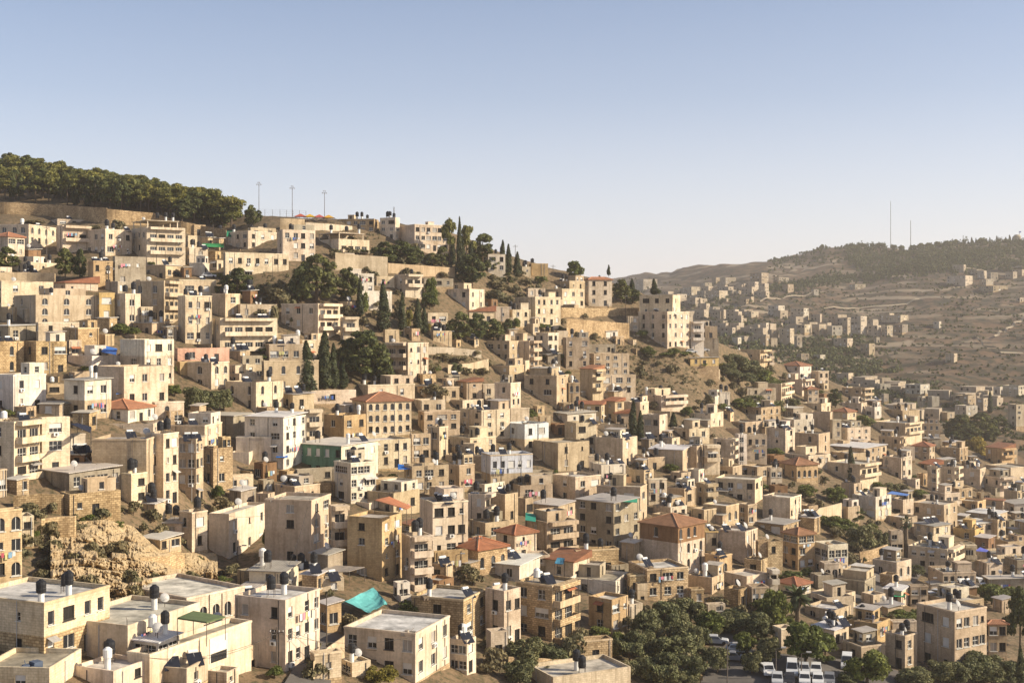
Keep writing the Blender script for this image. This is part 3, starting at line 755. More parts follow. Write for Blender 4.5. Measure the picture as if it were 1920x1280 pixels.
DATA['G'] = '''
-130 -10 65 550 840 c,n3,f2
92 335 425 495 750 t,n2,e2,f1,k3,s3,x | tan house with a crowd of tanks and solar boilers on its roof # tank-crowded house
250 330 360 430 500 w,n1,e0,f0,x
420 425 510 548 720 t,n2,a,f2
510 605 685 448 690 t,D,n3,e0,bR | tall slender house with a red tiled top and stacked little balconies # slender red-topped house
640 662 930 490 645 c,n2,f3,x | pale square house at the foot of the bare dirt slope # dirt-foot house
930 1120 1310 645 765 c,n1,bR,e0 | cream house with a long balcony on posts below the dirt slope # posted-balcony house
480 670 695 715 860 t,D,n1,e3,f1 | long low house with wide red tiled roof among taller cream houses # long red-tiled house
680 772 840 690 850 t,D,n2,f1
775 780 900 780 870 t,D,n1,x
830 960 1025 695 850 c,n2,f1
285 415 630 785 870 w,n1,M,e1,f2
395 480 632 850 1040 c,n2,e1,f2
985 1105 1165 790 1000 c,n2,e2,f1 | narrow tall cream house beside the paired cypresses # cypress-side tall house
1240 1490 1585 780 890 c,n1,e2,f2 | low L-shaped cream house under the scrubby bank # scrub-bank house
1425 1520 1560 652 715 w,n1,x,f0,e0
1540 1560 1635 620 720 w,n1,x,f1
1685 1765 1980 590 690 c,n1,f2
-60 95 275 860 1070 c,n2,Ub,e1,f2 | house with a blue-white clad upper floor over yellowish stone # blue-clad house
160 345 580 1000 1210 t,n2,e0,f2,x | tan house with a planted roof corner and one big shutter # planted-corner house
570 575 660 1095 1210 c,n1,bR,x
625 830 940 965 1180 c,n2,e0,f1,s3 | tall cube house with a blank tan flank and pink laundry on the bright side # pink-laundry house
1030 1280 1340 1055 1240 t,n2,M,wr,e0,f1 | long house with thin white flat roof and blank shaded side # white-roofed long house
1240 1385 1440 1025 1230 t,n2,e0,f1
1430 1445 1560 1015 1240 c,n2,bR
1510 1640 1665 970 1180 c,n3,e1,bR
1670 1700 1762 935 1160 w,n3,f1
1755 1762 1912 940 1130 c,n2,f3,x | cream block with three window bays in recessed panels # panelled block
880 990 1062 1205 1310 t,n1,f2
1085 1200 1260 965 1040 c,n1,s2
1195 1330 1480 895 985 c,n1,e2,f2
1530 1720 1735 895 970 t,n1,f1,e1
630 840 862 865 965 c,n1,f1,e1
930 1020 1150 1110 1210 t,n1,x
200 210 290 800 900 t,n1,x
-20 -10 130 740 860 c,n1,x
1580 1750 1880 845 920 t,n1,f1,x
1810 1900 2000 880 960 t,n1,x
430 520 640 880 990 t,n1,x
'''
DATA['H'] = '''
95 240 325 345 450 w,H,n1,e2,f2 | white-walled villa with orange-red hip roof at the crest of the near hill # crest red-roof villa
70 255 330 445 570 c,n1,e1,f2,bR
325 380 455 382 500 c,n1,f2
-250 100 180 475 630 c,n2,e0,bR | long cream house with balconied end below the crest villa # balconied crest house
-20 0 40 230 380 c,n1,bR
270 300 380 520 625 c,H,n1,f2 | little cream house with orange roof beside a round dark tree # little orange-roofed house
250 400 470 625 690 c,n1,f2
70 190 262 662 750 g,M,n1,f1
105 195 345 745 870 w,n1,f2,k3
315 465 472 692 840 t,n1,e0,f0,x | tall blank tan wall of a windowless house # windowless house
485 595 662 692 805 c,H,n1,f2,gr | cream pavilion house with a low stone pyramid roof # pyramid-roofed pavilion
465 480 550 745 890 c,n2,f1
555 700 780 510 610 t,n1,e2
555 700 742 622 700 c,n1,k2
730 800 850 652 740 w,n1,x
790 1030 1155 772 930 c,n2,e2,bR,k3 | wide flat-roofed block with white banded balconies at one end # white-banded block
1150 1157 1290 772 900 t,n2,f3
880 1010 1138 678 760 t,n1,k3
-10 130 202 812 1010 c,n3,e1,f1 | tall house whose sunlit end is narrow and white # narrow white-ended house
200 380 465 852 1010 t,n1,a,e1,f1
440 720 890 962 1080 t,n1,M,wr,e0,f4
830 990 1015 875 1000 t,n1
860 1000 1080 1030 1190 c,n2,f2
1080 1210 1250 950 1070 t,H,n1,e2 | square house with a rust-red hip roof among flat roofs # rust hip-roofed house
1135 1230 1325 1085 1140 t,D,n1
1195 1265 1292 1095 1300 c,n2,e1,f1,x | slim cream stair tower with two little windows # slim stair tower
1290 1400 1440 1100 1300 c,n3,bR,e1
1440 1590 1632 1115 1270 c,n1,e1,f1
1630 1820 1990 1105 1200 c,n1,e0,f0,x
90 210 375 1090 1210 o,H,br,n1,a,e2,f4 | old ochre villa under a dark brown pyramid roof # ochre villa
-10 20 106 1110 1280 c,n2,f2
444 690 830 1080 1260 c,n2,e2,bR | cream house behind a tall lone cypress # lone-cypress house
470 620 760 1000 1090 t,n1,x
590 600 700 600 640 c,n1,x
1000 1010 1100 950 1050 c,n2,f1
'''
DATA['I'] = '''
-150 105 312 200 640 c,n2,bR,e1 | big cream house with laundry in its corner balconies # laundry balcony house
300 315 525 172 600 c,n2,e0,f1,x | tall blank cream stair block with two dark windows # two-window stair block
275 520 900 588 745 g,n1,e0,f4,M | long grey single-storey house perched on a rubble wall # perched grey house
450 522 905 745 930 s,Q,n1,e0,f3,x | rubble stone basement with small windows under the perched grey house # rubble basement
690 1098 1215 330 820 t,n3,e0,f1,x | broad house with a dark blank tan flank facing the street # dark-flanked house
1090 1225 1338 290 830 c,n4,e1,f2,x | slim cream tower house with glazed ground-floor bay # glazed-bay tower
1335 1470 1525 330 820 t,n4,e2,f2 | narrow tan tower house with scattered openings beside the slim cream tower # scattered-window tower
1220 1535 1665 228 420 c,n1,e0,f2,x
1520 1600 1745 400 700 s,Q,n1,f1,x | rubble-walled house with a shaded arched doorway # arched-door rubble house
1520 1750 1895 160 330 g,M,n1,e0
1565 1718 2000 892 1240 c,P,n2,e0,f3,x,th28 | clean cream modern house with six windows on its bright side # six-window modern house
1345 1440 1555 880 1180 c,n2,f1,e1,x
1165 1360 1440 965 1100 c,n1,M,e1,f1
1055 1200 1358 1088 1190 t,n1,M,e0,f2
1050 1160 1240 820 930 t,n1,M,e0,f0
-100 -60 165 870 1420 s,n3,a,f2,x | sandy ashlar house with twin arched windows at the picture's edge # twin-arch ashlar house
163 168 240 910 1140 c,n2,f1,x
520 530 640 295 480 w,n1,f1,e0,x | bright white plaster wall house with a ragged shadow # ragged-shadow white house
-70 -20 50 560 780 t,n1,x
890 985 1102 590 830 c,n1,e0,f1,x
1690 1700 1900 605 720 c,n1,f2,x
1750 1762 1920 705 800 g,n1,f1,x
690 1150 1225 215 330 c,n1,e0,x
'''
DATA['J'] = '''
-85 205 375 170 570 w,n2,e2,f3,M,wr | white house with pale sheet roof and sunny four-window side # white sheet-roofed house
-150 112 132 315 540 w,n1,e0,f0,x
305 640 915 385 640 G,Rw,n1,e5,f3,M | house with a green painted front below a wide sheet roof # green-walled house
585 712 900 510 820 w,n3,e1,f4,g | white three-storey house with ribbon windows and a shaded top veranda # ribbon-window house
720 865 1160 342 560 c,n1,e1,f4,x | low cream house with four small dark windows over a rubble base # four-small-window house
1160 1168 1310 295 500 t,n1,f2
1290 1375 1440 240 480 c,n2,f1
1455 1605 1800 322 470 c,n2,e1,f2
1420 1690 1765 455 580 t,n1,e0,s2,k2
1110 1170 1445 535 740 t,n2,e1,f3,k2
1430 1525 1640 525 720 t,n2,f1
885 895 1060 625 790 s,Q,n1,f2,x | stone shopfront with two wide closed shutters # shuttered shopfront
140 290 480 685 830 t,n1,e1,s3,x
65 415 560 790 1270 t,P,n4,e1,f2,x,zz | tall plain tan house whose big flank is in shade # tall shaded-flank house
550 568 690 830 1260 c,n3,bR,x | grey-cream balcony house with white-framed bay windows # bay-window balcony house
685 945 1092 925 1400 o,n4,e1,f2,x | tall ochre house with roof terrace of panels and pots # ochre terrace house
1095 1158 1320 1060 1460 c,n3,bR | narrow house of stacked ironwork balconies under small red roofs # ironwork-balcony house
1095 1150 1225 975 1040 c,D,n1
1230 1325 1590 805 1230 c,P,n3,e0,f3,x | large plain cream block with one dark corner opening # large plain block
1590 1718 1757 745 980 c,n2,e1,bR
1757 1868 1965 745 970 t,n1,e0,x
1690 1760 2075 450 720 t,n2,Ub,e1,f5 | long house with white upper storey over yellow stone # white-over-stone house
1465 1665 1885 1170 1350 s,Q,H,n1,e1,f3,a | square stone house with a broad red hip roof by a lamp pole # stone red-hip house
1530 1715 1865 670 760 w,n1,e2,f2,x
300 310 600 560 660 g,n1,x
0 90 140 740 900 t,n1,x
1325 1340 1590 1180 1300 o,n1,e0,f1,x
1600 1720 1900 960 1100 t,n1,x
'''
DATA['K'] = '''
310 475 665 375 580 c,n2,e1,f2,x | cream house with a white-framed window beside a grey shaded flank # grey-flanked house
80 150 305 345 500 g,n2,f1,x
-20 60 305 440 560 t,n1,x
635 962 1012 450 720 t,n2,e2,f1,u
1010 1025 1162 390 580 c,n2,f2 | cream house with shaded windows and trailing plants at its foot # trailing-plant house
1160 1292 1380 462 600 t,n1,s2
1060 1190 1312 602 690 c,n1,e0,f2
482 762 955 572 940 g,n4,e3,f3,M,k1 | tall soot-grey concrete block with a rounded corner # soot-grey block
100 262 485 715 940 t,n2,e1,f1,bR | tan house with a fringed awning over one small balcony # fringed-awning house
-120 20 185 812 1010 c,H,n2,e1,f1 | pale house under a sharp orange hip roof # orange hip house
960 1245 1445 755 1110 c,n3,Uk,H,br,a,e1,f4 | tall house with brown top floor and wide russet roof over arched windows # russet-roofed house
1445 1452 1548 782 930 y,Rt,n1,e0,f1,x | narrow house with a mustard yellow wall # mustard-walled house
1545 1750 1842 785 1020 c,n2,e0,f2,s2 | cream house behind a slanted red veranda roof # red-veranda house
1545 1700 1735 830 920 t,D,n1,e0,f0
1435 1605 1702 592 740 t,n1,a,e1,f2,wr,x | tan house with tall arched windows under a white flat roof # white-topped arched house
1700 1770 1836 582 740 t,n1,f1
1525 1822 1882 395 580 c,n1,e4,f2,x | long cream house with a glazed corner and pale parapet # glazed-corner house
1345 1440 1532 620 720 t,n1,x
1380 1440 1530 425 590 t,n1,s1
445 482 800 925 1110 s,Q,n1,e0,f2,x | bare rubble stone house with one pair of slit windows # slit-window stone house
875 1015 1322 1065 1300 s,Q,n1,e0,f3,x,s1 | wide rough stone house with an open walled roof terrace # walled-terrace stone house
1445 1555 1650 965 1140 o,n1,a,e1,f1
1838 1846 1930 855 1060 s,Q,n1,f1,x
1320 1500 1590 1130 1260 t,n1,e0,x
-20 105 185 930 1010 c,n1,x
0 6 285 970 1050 c,n1,x
1590 1760 1920 1120 1240 c,n1,e1,f1,x
1320 1400 1440 320 430 w,n1,e0,x
1720 1840 1960 300 400 t,n1,f1,x
1320 1440 1560 220 330 t,n1,x
'''
DATA['L'] = '''
-40 165 250 450 680 c,n3,e0,f3 | tall house with a blank yellowish flank and a bright white end # bright-ended house
550 645 706 345 500 t,n1,e0,f1
630 808 925 445 620 c,n1,e2,f2,Uw,s1 | cream upper house on a rubble base beside a blue tarpaulin # tarpaulin-side house
112 225 350 735 1000 o,H,br,n3,g,e2,f2 | ochre tower house with glazed floors under a brown pitched roof # glazed ochre tower
345 450 600 805 1060 c,n2,Uw,g,e2,f3,x | house with a white glazed upper storey and sloped parapet # white glazed-top house
390 422 530 940 1090 c,n1,a,f2,x
1050 1345 1440 838 1080 c,n3,e4,bR,u | massive cream block with closed shutters and dark corner balconies # massive corner block
1432 1465 1560 800 990 c,n2,e0,bR,x
1200 1312 1560 1010 1180 t,n1,e0,f5
1080 1320 1420 505 700 t,n2,e3,f2,k2 | wide tan house with mixed windows behind a tall palm # palm-side house
1390 1552 1618 690 790 y,n1,e1,f1 | yellow-washed house with a shaded roof edge # yellow-washed house
1610 1722 1782 615 760 t,n1,a,f2
1625 1762 1772 475 580 t,D,n1,e0
1770 1870 1925 400 540 t,n1,f2
1490 1700 1795 580 660 t,M,wr,n1,e0,f2
1560 1720 1925 880 980 c,n1,e0
1615 1660 1960 1062 1150 g,M,n1,f0,e0
785 965 1075 935 1080 c,n1,a,e1,f2
470 725 805 1075 1200 g,n1,e0,f1,x
330 530 655 1185 1280 c,n1,e1,f2,x
868 1000 1052 1150 1270 c,n1,M,wr,f1
1045 1070 1200 1110 1270 t,n2,f4,x
75 215 320 1112 1190 w,H,n1,f1 | low white house with red hip roof beside a date palm # date-palm red-roof house
-10 12 76 985 1170 w,n2,bR
900 925 1012 700 860 c,n2,f2
-60 0 110 780 1000 t,n2,f1,Q
880 1010 1120 600 700 t,n1,x
1420 1560 1700 650 720 c,M,n1
1700 1800 1930 780 880 t,n1,x
1140 1250 1350 660 720 t,n1,x
700 790 880 1180 1280 c,n1,f2
500 600 690 520 640 t,n1,x
1560 1640 1760 940 1060 c,n1,x
'''
DATA['M'] = '''
-300 330 822 678 1150 s,Q,n2,Uc,e2,f4,x,k3,wr,th44 | large house of smooth cream upper floor on rough stone, black tanks on roof # big stone-and-cream house
420 958 1500 848 1190 c,P,n1,e0,f0,x,k1,th40 | plain cream front block with an open tank-topped roof terrace # tank-terrace block
955 1122 1885 1064 1300 c,P,n1,x,e0,f0,sh,th42 | long cream terrace building with a tall white garage shutter # garage-shutter terrace
1000 1187 1345 978 1250 w,n2,g,M,wr,e1,f2 | white glazed veranda with a slanting ribbed roof on the terrace # glazed veranda
900 1400 1835 640 900 c,n1,e0,f5,a,x,th52 | long flat-roofed upper storey with slim arched windows and scattered dishes # dish-roofed house
-150 370 610 1165 1360 c,n1,e1,f0,x | small cream house with rough roof terrace in the bottom corner # bottom corner house
1780 1830 1910 440 620 g,n1,x,e0
560 850 1120 1190 1340 c,P,n1,e0,k2,f1
1110 1400 1560 1170 1340 t,P,n1,e0,s2,f1,x
1560 1700 1790 1200 1340 c,n1,e1,f1,x
1720 1840 1960 640 760 c,n1,e0,x
'''
DATA['N'] = '''
-160 220 478 658 1190 c,P,n3,e2,f4,x,wr | three-storey cream house with dark windows and a grey garage door # garage-door house
470 535 640 695 920 o,n1,M,f1,x | small ochre house with a drying rack and sheet roof # drying-rack house
660 1195 1452 905 1280 c,P,n2,e4,f3,x,wr | wide cream house with a white flat roof and long dark ground-floor window # white flat-roofed house
1165 1555 1728 655 960 s,Q,n2,e1,f2,s1,k1,x | rough stone house with a white balcony and cluttered flat roof # rough balcony house
1725 1830 1950 605 880 c,n2,e0,bR,x
1725 1762 1888 895 1100 c,n1,f1,x
1450 1582 1650 960 1220 c,n2,e2,f1,x | small cream gatehouse with steps and an open-topped roof # stepped gatehouse
170 310 458 445 540 t,n1,Q,e0,x
1660 1975 2130 400 540 w,n1,M,wr,e2,f1 | white prefabricated hall with a low white roof # white prefab hall
1030 1060 1155 530 660 w,n1,bR,x
70 90 385 310 400 c,n1,x
480 486 660 500 610 c,n1,x,e0
430 440 640 1060 1260 c,n1,x,e0
640 720 860 1130 1240 c,n1,x
840 1020 1080 1000 1120 t,n1,x
'''
DATA['O'] = '''
30 300 472 548 985 s,Q,n3,e2,bR,x | tall rough stone house with two small red awnings # red-awning stone house
430 778 868 515 660 w,n1,e1,f2,x
575 748 870 655 920 o,n2,e1,f2,x | ochre house with a green-shuttered window below a rooftop ladder # ladder house
825 882 980 690 890 c,n1,f1,x
-200 -60 65 590 1000 c,n2,f2,x
435 475 752 965 1140 s,Q,n1,e0,f1,x | roofless rubble ruin above the olive trees # rubble ruin
120 308 890 1235 1420 c,n1,e0,f0,x,th62 | cream roof terrace with two small cupolas rising at the bottom edge # cupola roof house
1320 1345 1440 575 700 s,Q,n1,f1,x
1590 1700 1770 580 720 s,Q,n1,f1,x
1755 1800 1925 560 720 t,n1,f2
870 884 1022 470 640 s,Q,n1,f1,x
1450 1470 1600 690 760 c,n1,x,e0
'''
DATA['P'] = '''
1115 1400 1640 745 1230 t,n3,e2,f4,x,zz,k1 | tan three-storey house with large dark windows and a dark roof terrace # dark-windowed house
1640 1655 1790 840 1080 t,H,n2,f2 | rust-brown-roofed house behind the dark-windowed house # rust-roofed annex
880 1028 1118 925 1190 t,n2,e1,f1,x
335 495 606 885 1040 c,n1,M,wr,e1,f2 | small cream house with a bright white sheet roof above the car park # car-park white-roof house
606 820 916 835 980 o,n1,e0,f1
920 935 1118 815 960 c,n1,x
275 500 622 735 840 t,n1,a,e2,f1,s1
35 100 195 870 1010 c,n1,e1,x | pale angular hut half hidden beside the car park tree # angular hut
560 700 880 1005 1140 t,n1,x
320 440 640 640 740 c,n1,x
1190 1400 1620 670 760 t,n1,x
810 900 1010 715 780 t,M,n1,f0,e0
'''
def run_houses():
    k = 0
    for t, txt in DATA.items():
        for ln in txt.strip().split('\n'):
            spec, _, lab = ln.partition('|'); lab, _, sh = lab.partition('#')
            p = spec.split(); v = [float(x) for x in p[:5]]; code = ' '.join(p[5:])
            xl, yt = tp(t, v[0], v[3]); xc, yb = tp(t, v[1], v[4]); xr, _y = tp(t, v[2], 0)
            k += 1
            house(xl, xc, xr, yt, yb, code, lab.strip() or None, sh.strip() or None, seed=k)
run_houses()
# ------------------------------------------------------------------ houses of the far slope (x0 x1 ytop ybase, tile)
FARH = {
 'C': '1785 1925 525 592 n3;1560 1680 560 605;1750 1850 592 652 n2;1850 1925 605 672;1280 1412 630 695 n2;1412 1480 625 660;1450 1618 658 755 n3;1330 1552 692 765 n3;1700 1792 722 775 n2;930 1090 572 655 n3;1160 1312 684 765 n3;1480 1560 780 830;1600 1700 800 850;1740 1850 815 860 n2;1860 1925 900 980 n2;1330 1420 800 850;1560 1640 720 770;1660 1740 660 700;1420 1500 600 640;1650 1720 1010 1080 n2;1860 1930 1000 1080 n2;1500 1560 560 590',
 'D': '0 125 850 935 n3;168 306 870 945 n2;40 158 640 675;105 192 690 745 n2;620 742 930 1078 n7;560 618 940 1052 n4;750 848 1000 1078 n3;852 936 1002 1078 n3;760 822 952 985;845 1052 922 965;938 1050 992 1055 g;440 556 1002 1075 n2;200 320 992 1055 n2;330 438 990 1060 n2;85 196 1022 1122 n4;0 78 1032 1095 n2;198 256 1080 1155 n2;490 636 1097 1160 n2;690 800 1135 1200 n2;610 732 690 732 n1;1340 1535 625 700 n2;1570 1640 590 645 n2;1642 1726 602 652 n2;1582 1690 652 695 n1;1580 1800 702 742 n1;0 70 1095 1165 n2;325 380 730 768 w;800 838 1088 1130;1860 1920 790 820;1240 1300 970 1010;1330 1420 1210 1250',
 'H': '510 640 398 445 n1;820 920 432 475 n1;800 920 478 530;1030 1212 482 555 n2;1400 1560 565 645 n3;1580 1690 532 585 n2;1560 1650 585 660 n2;1402 1572 642 722 n2;1760 1925 492 555 n2;1120 1216 660 700 n1;1200 1285 572 610;850 905 552 610 n2;1798 1925 632 795 n4;1640 1872 972 1095 n2;330 430 260 300;215 310 250 300;1120 1180 570 610;940 1010 590 630;1290 1400 690 740;1000 1090 620 660;1690 1760 500 550',
}
FLAB = [('D',620,'tall white seven-storey tower block alone on the far slope','white tower block'),('D',1340,'long pale institution building high on the far slope','hillside institution'),('D',610,'low white house among dark woods on the far slope','low white wood house'),('D',325,'small white bus shelter beside the far road','far bus shelter'),
 ('D',845,'long low tan wall-like building on the far slope','long low far building'),('C',1785,'pale three-storey block highest on the far slope','high far block'),('C',1450,'broad pale block in the hazy far village','broad hazy block'),('H',1030,'long grey two-storey building on the valley floor','grey valley building'),('H',1798,'tall balconied apartment building across the valley edge','valley-edge apartments'),('H',1640,'square tan house beside the rust-leaved tree','rust-tree house'),('H',510,'low grey house with a roof hut beyond the crest villa','roof-hut far house'),('D',490,'pale house with a square roof turret in the trees','turret far house'),('D',690,'white villa with layered roofs in the trees','layered far villa'),('C',1330,'wide pale block in the far village haze','wide far block'),('H',1400,'stepped pale houses block by the valley cypress','valley cypress block')]
def run_far():
    k = 5000
    for t, txt in FARH.items():
        for it in txt.split(';'):
            p = it.split(); x0, x1, y0, y1 = map(float, p[:4]); k += 1; r = random.Random(k)
            n = [a for a in p[4:] if a[0] == 'n']; c = 'w' if 'w' in p[4:] else 'g' if 'g' in p[4:] else r.choice('cccwt')
            xl, yt = tp(t, x0, y0); xr, yb = tp(t, x1, y1); xc = lerp(xl, xr, r.choice([.35, .5, .62, .72]))
            lab = [(a, b) for tt, xx, a, b in FLAB if tt == t and xx == x0]; lab = lab[0] if lab else (None, None)
            house(xl, xc, xr, yt, yb, c+',x,P'+(','+n[0] if n else ''), lab[0], lab[1], sheet=far, seed=k)
run_far()
# ------------------------------------------------------------------ trees
def leaf_mesh(name, cen, nor, size, mat, rs, asp=.6):
    n = len(cen); nor = nor/np.maximum(np.linalg.norm(nor, axis=1, keepdims=True), 1e-6)
    rv = rs.normal(size=(n, 3)); u = np.cross(nor, rv); u /= np.maximum(np.linalg.norm(u, axis=1, keepdims=True), 1e-6); v = np.cross(nor, u)
    s = size*rs.uniform(.6, 1.35, (n, 1)); u = u*s; v = v*s*asp
    Q = np.stack([cen-u-v*.2, cen-v, cen+u+v*.1, cen+v], 1).reshape(-1, 3)
    me = bpy.data.meshes.new(name); me.vertices.add(4*n); me.vertices.foreach_set('co', Q.astype(np.float32).ravel())
    me.loops.add(4*n); me.loops.foreach_set('vertex_index', np.arange(4*n, dtype=np.int32))
    me.polygons.add(n); me.polygons.foreach_set('loop_start', np.arange(0, 4*n, 4, dtype=np.int32))
    me.update(calc_edges=True); me.validate(); me.materials.append(mat); return me
def lumps(rs, C, Rr, per):
    """leaves on the shells of many lumps (centres C, radii Rr (n,3))"""
    cs, ns = [], []
    for c, r in zip(C, Rr):
        d = rs.normal(size=(per, 3)); d /= np.linalg.norm(d, axis=1, keepdims=True); d[:, 2] = np.where(d[:, 2] < -.35, -d[:, 2], d[:, 2])
        rad = rs.uniform(.62, 1.08, (per, 1))
        cs.append(c+d*r*rad); ns.append(d+rs.normal(size=(per, 3))*.55)
    return np.vstack(cs), np.vstack(ns)
def trunk_mesh(limbs, mat):
    mb = MB()
    for pts in limbs:
        for (p, r), (p2, r2) in zip(pts[:-1], pts[1:]): mb.tube(p, p2, r, r2, n=6, caps=False)
    return mb.mesh('trunk', [mat])
TREES = {}
def make_tree(kind, var):
    """unit meshes: crown+trunk at nominal width W0 and height H0"""
    rs = np.random.RandomState(hash((kind, var)) % 1000 if False else sum(map(ord, kind))*7+var*31)
    if kind == 'pine':        # umbrella / irregular Aleppo pine
        W0, H0 = 9., 10.; n = 17; C = []; Rr = []
        for i in range(n):
            a = rs.uniform(0, 2*pi); d = rs.uniform(.1, 3.4)*(1 if i > 3 else .3); z = rs.uniform(5.2, 8.9)-.12*d*d*.6
            C.append((d*cos(a), d*sin(a), z)); s = rs.uniform(1.0, 1.75); Rr.append((s*1.15, s*1.15, s*.72))
        c, nn = lumps(rs, np.array(C), np.array(Rr), 150); sz = .38; mat = L['pine']
        limbs = [[((0,0,-1.5),.30),((.15,.1,2.4),.24),((-.1,.2,5.5),.17),((.2,0,8),.08)]]+[[((.1,.12,3.2+.3*k),.14),((C[k][0]*.55,C[k][1]*.55,C[k][2]-1.6),.09),((C[k][0],C[k][1],C[k][2]),.04)] for k in range(4, 10)]
    elif kind == 'dark':      # dense rounded conifer, foliage almost to the ground
        W0, H0 = 9., 10.; C = []; Rr = []
        for i in range(30):
            z = rs.uniform(1.2, 9.0); f = (1-((z-4.2)/5.4)**2); a = rs.uniform(0, 2*pi); d = rs.uniform(.35, 1)**.6*3.5*max(f, .12)
            C.append((d*cos(a), d*sin(a), z)); s = rs.uniform(.9, 1.6)*(.6+.4*max(f, .2)); Rr.append((s*1.1, s*1.1, s*.8))
        c, nn = lumps(rs, np.array(C), np.array(Rr), 130); sz = .40; mat = L['dark']
        limbs = [[((0,0,-1.5),.32),((0,.1,4),.22),((.1,0,9),.06)]]
    elif kind == 'cyp':
        W0, H0 = 2.6, 11.; n = 2300; z = rs.beta(1.15, 1.25, n)*10.8+.25; t = z/11.
        lob = .78+.22*np.sin(5*rs.uniform(0, 1)+0)  # constant per tree
        prof = np.minimum(1, (t/.12)**.6)*np.maximum(0, 1-t)**.62*1.42
        a = rs.uniform(0, 2*pi, n); rr = prof*(.78+.26*np.array([vnoise(np.array([aa*1.6+var*9.1]), np.array([zz*.75]), var)[0] for aa, zz in zip(a, z)]))*rs.uniform(.72, 1.12, n)
        rr = rr*(1+.25*np.sin(3*a+z*.9+var)*(.5+.5*np.sin(z*1.7+var))); c = np.stack([rr*np.cos(a)+.12*np.sin(z*.8+var), rr*np.sin(a), z], 1); nn = np.stack([np.cos(a), np.sin(a), .35*np.ones(n)], 1)+rs.normal(size=(n, 3))*.4; sz = .25; mat = L['cyp']
        limbs = [[((0,0,-1.5),.16),((0,0,6),.1),((0,0,10.5),.03)]]
    elif kind in ('olive', 'leafy', 'gold'):
        W0, H0 = 7., 6.; C = []; Rr = []
        for i in range(26):
            z = rs.uniform(1.3, 5.0); f = math.sqrt(max(.1, 1-((z-2.9)/2.6)**2)); a = rs.uniform(0, 2*pi); d = rs.uniform(.2, 1)**.6*2.7*f
            C.append((d*cos(a), d*sin(a), z)); s = rs.uniform(.85, 1.4); Rr.append((s, s, s*.85))
        c, nn = lumps(rs, np.array(C), np.array(Rr), 170); sz = .27 if kind == 'olive' else .30; mat = L[kind]
        limbs = [[((0,0,-1.5),.28),((.1,0,1.4),.22),((0,.2,3.8),.1)]]+[[((.05,0,1.2),.14),((C[k][0]*.8,C[k][1]*.8,C[k][2]),.05)] for k in range(5)]
    elif kind in ('bush', 'scrub'):
        W0, H0 = 3., 2.; C = []; Rr = []
        for i in range(8):
            a = rs.uniform(0, 2*pi); d = rs.uniform(0, 1.1); C.append((d*cos(a), d*sin(a), rs.uniform(.4, 1.3))); s = rs.uniform(.4, .75); Rr.append((s, s, s*.8))
        c, nn = lumps(rs, np.array(C), np.array(Rr), 70); sz = .2; mat = L['leafy' if kind == 'bush' else 'scrub']
        limbs = [[((0,0,-.8),.08),((0,0,1.0),.04)], [((0,0,0),.05),((.6,.2,1.1),.02)]]
    crown = leaf_mesh('crown', c, nn, sz, mat, rs)
    return crown, trunk_mesh(limbs, M['bark']), W0, H0
KN = dict(P=('pine', 'pine_tree', 'pine tree', 'umbrella pine'), E=('dark', 'conifer_tree', 'conifer tree', 'dense dark conifer'), C=('cyp', 'cypress_tree', 'cypress tree', 'slim dark cypress'), O=('olive', 'olive_tree', 'olive tree', 'grey-green olive tree'),
          B=('leafy', 'leafy_tree', 'tree', 'bushy green tree'), Y=('gold', 'leafy_tree', 'tree', 'yellow-leaved tree'), S=('bush', 'bush', 'bush', 'low green bush'), R=('scrub', 'bush', 'bush', 'dry brown bush'))
PLANTS = []
tr = random.Random(77)
def tree(kind, px, yb, yt, w, sheet=near, label=None, group=None, D=None):
    k, nm, cat, word = KN[kind]; var = tr.randrange(4)
    if (k, var) not in TREES: TREES[(k, var)] = make_tree(k, var)
    cm, tm, W0, H0 = TREES[(k, var)]
    D = D or sheet.at(px, min(yb, 1700)); m = D/F; C = PF(px, yb, D) if sheet is far else P3(px, yb, D)
    sx = max(w, 4)*m/W0*1.08; sz = max(yb-yt, 5)*m/H0
    o = empty(nm, C, tr.uniform(0, 6.28), (sx, sx, sz))
    link(bpy.data.objects.new('trunk', tm), o); link(bpy.data.objects.new('crown', cm), o)
    PLANTS.append(dict(o=o, px=px, py=(yb+yt)/2, cat=cat, word=word, label=label, group=group, w=w, h=yb-yt, kind=kind)); return o
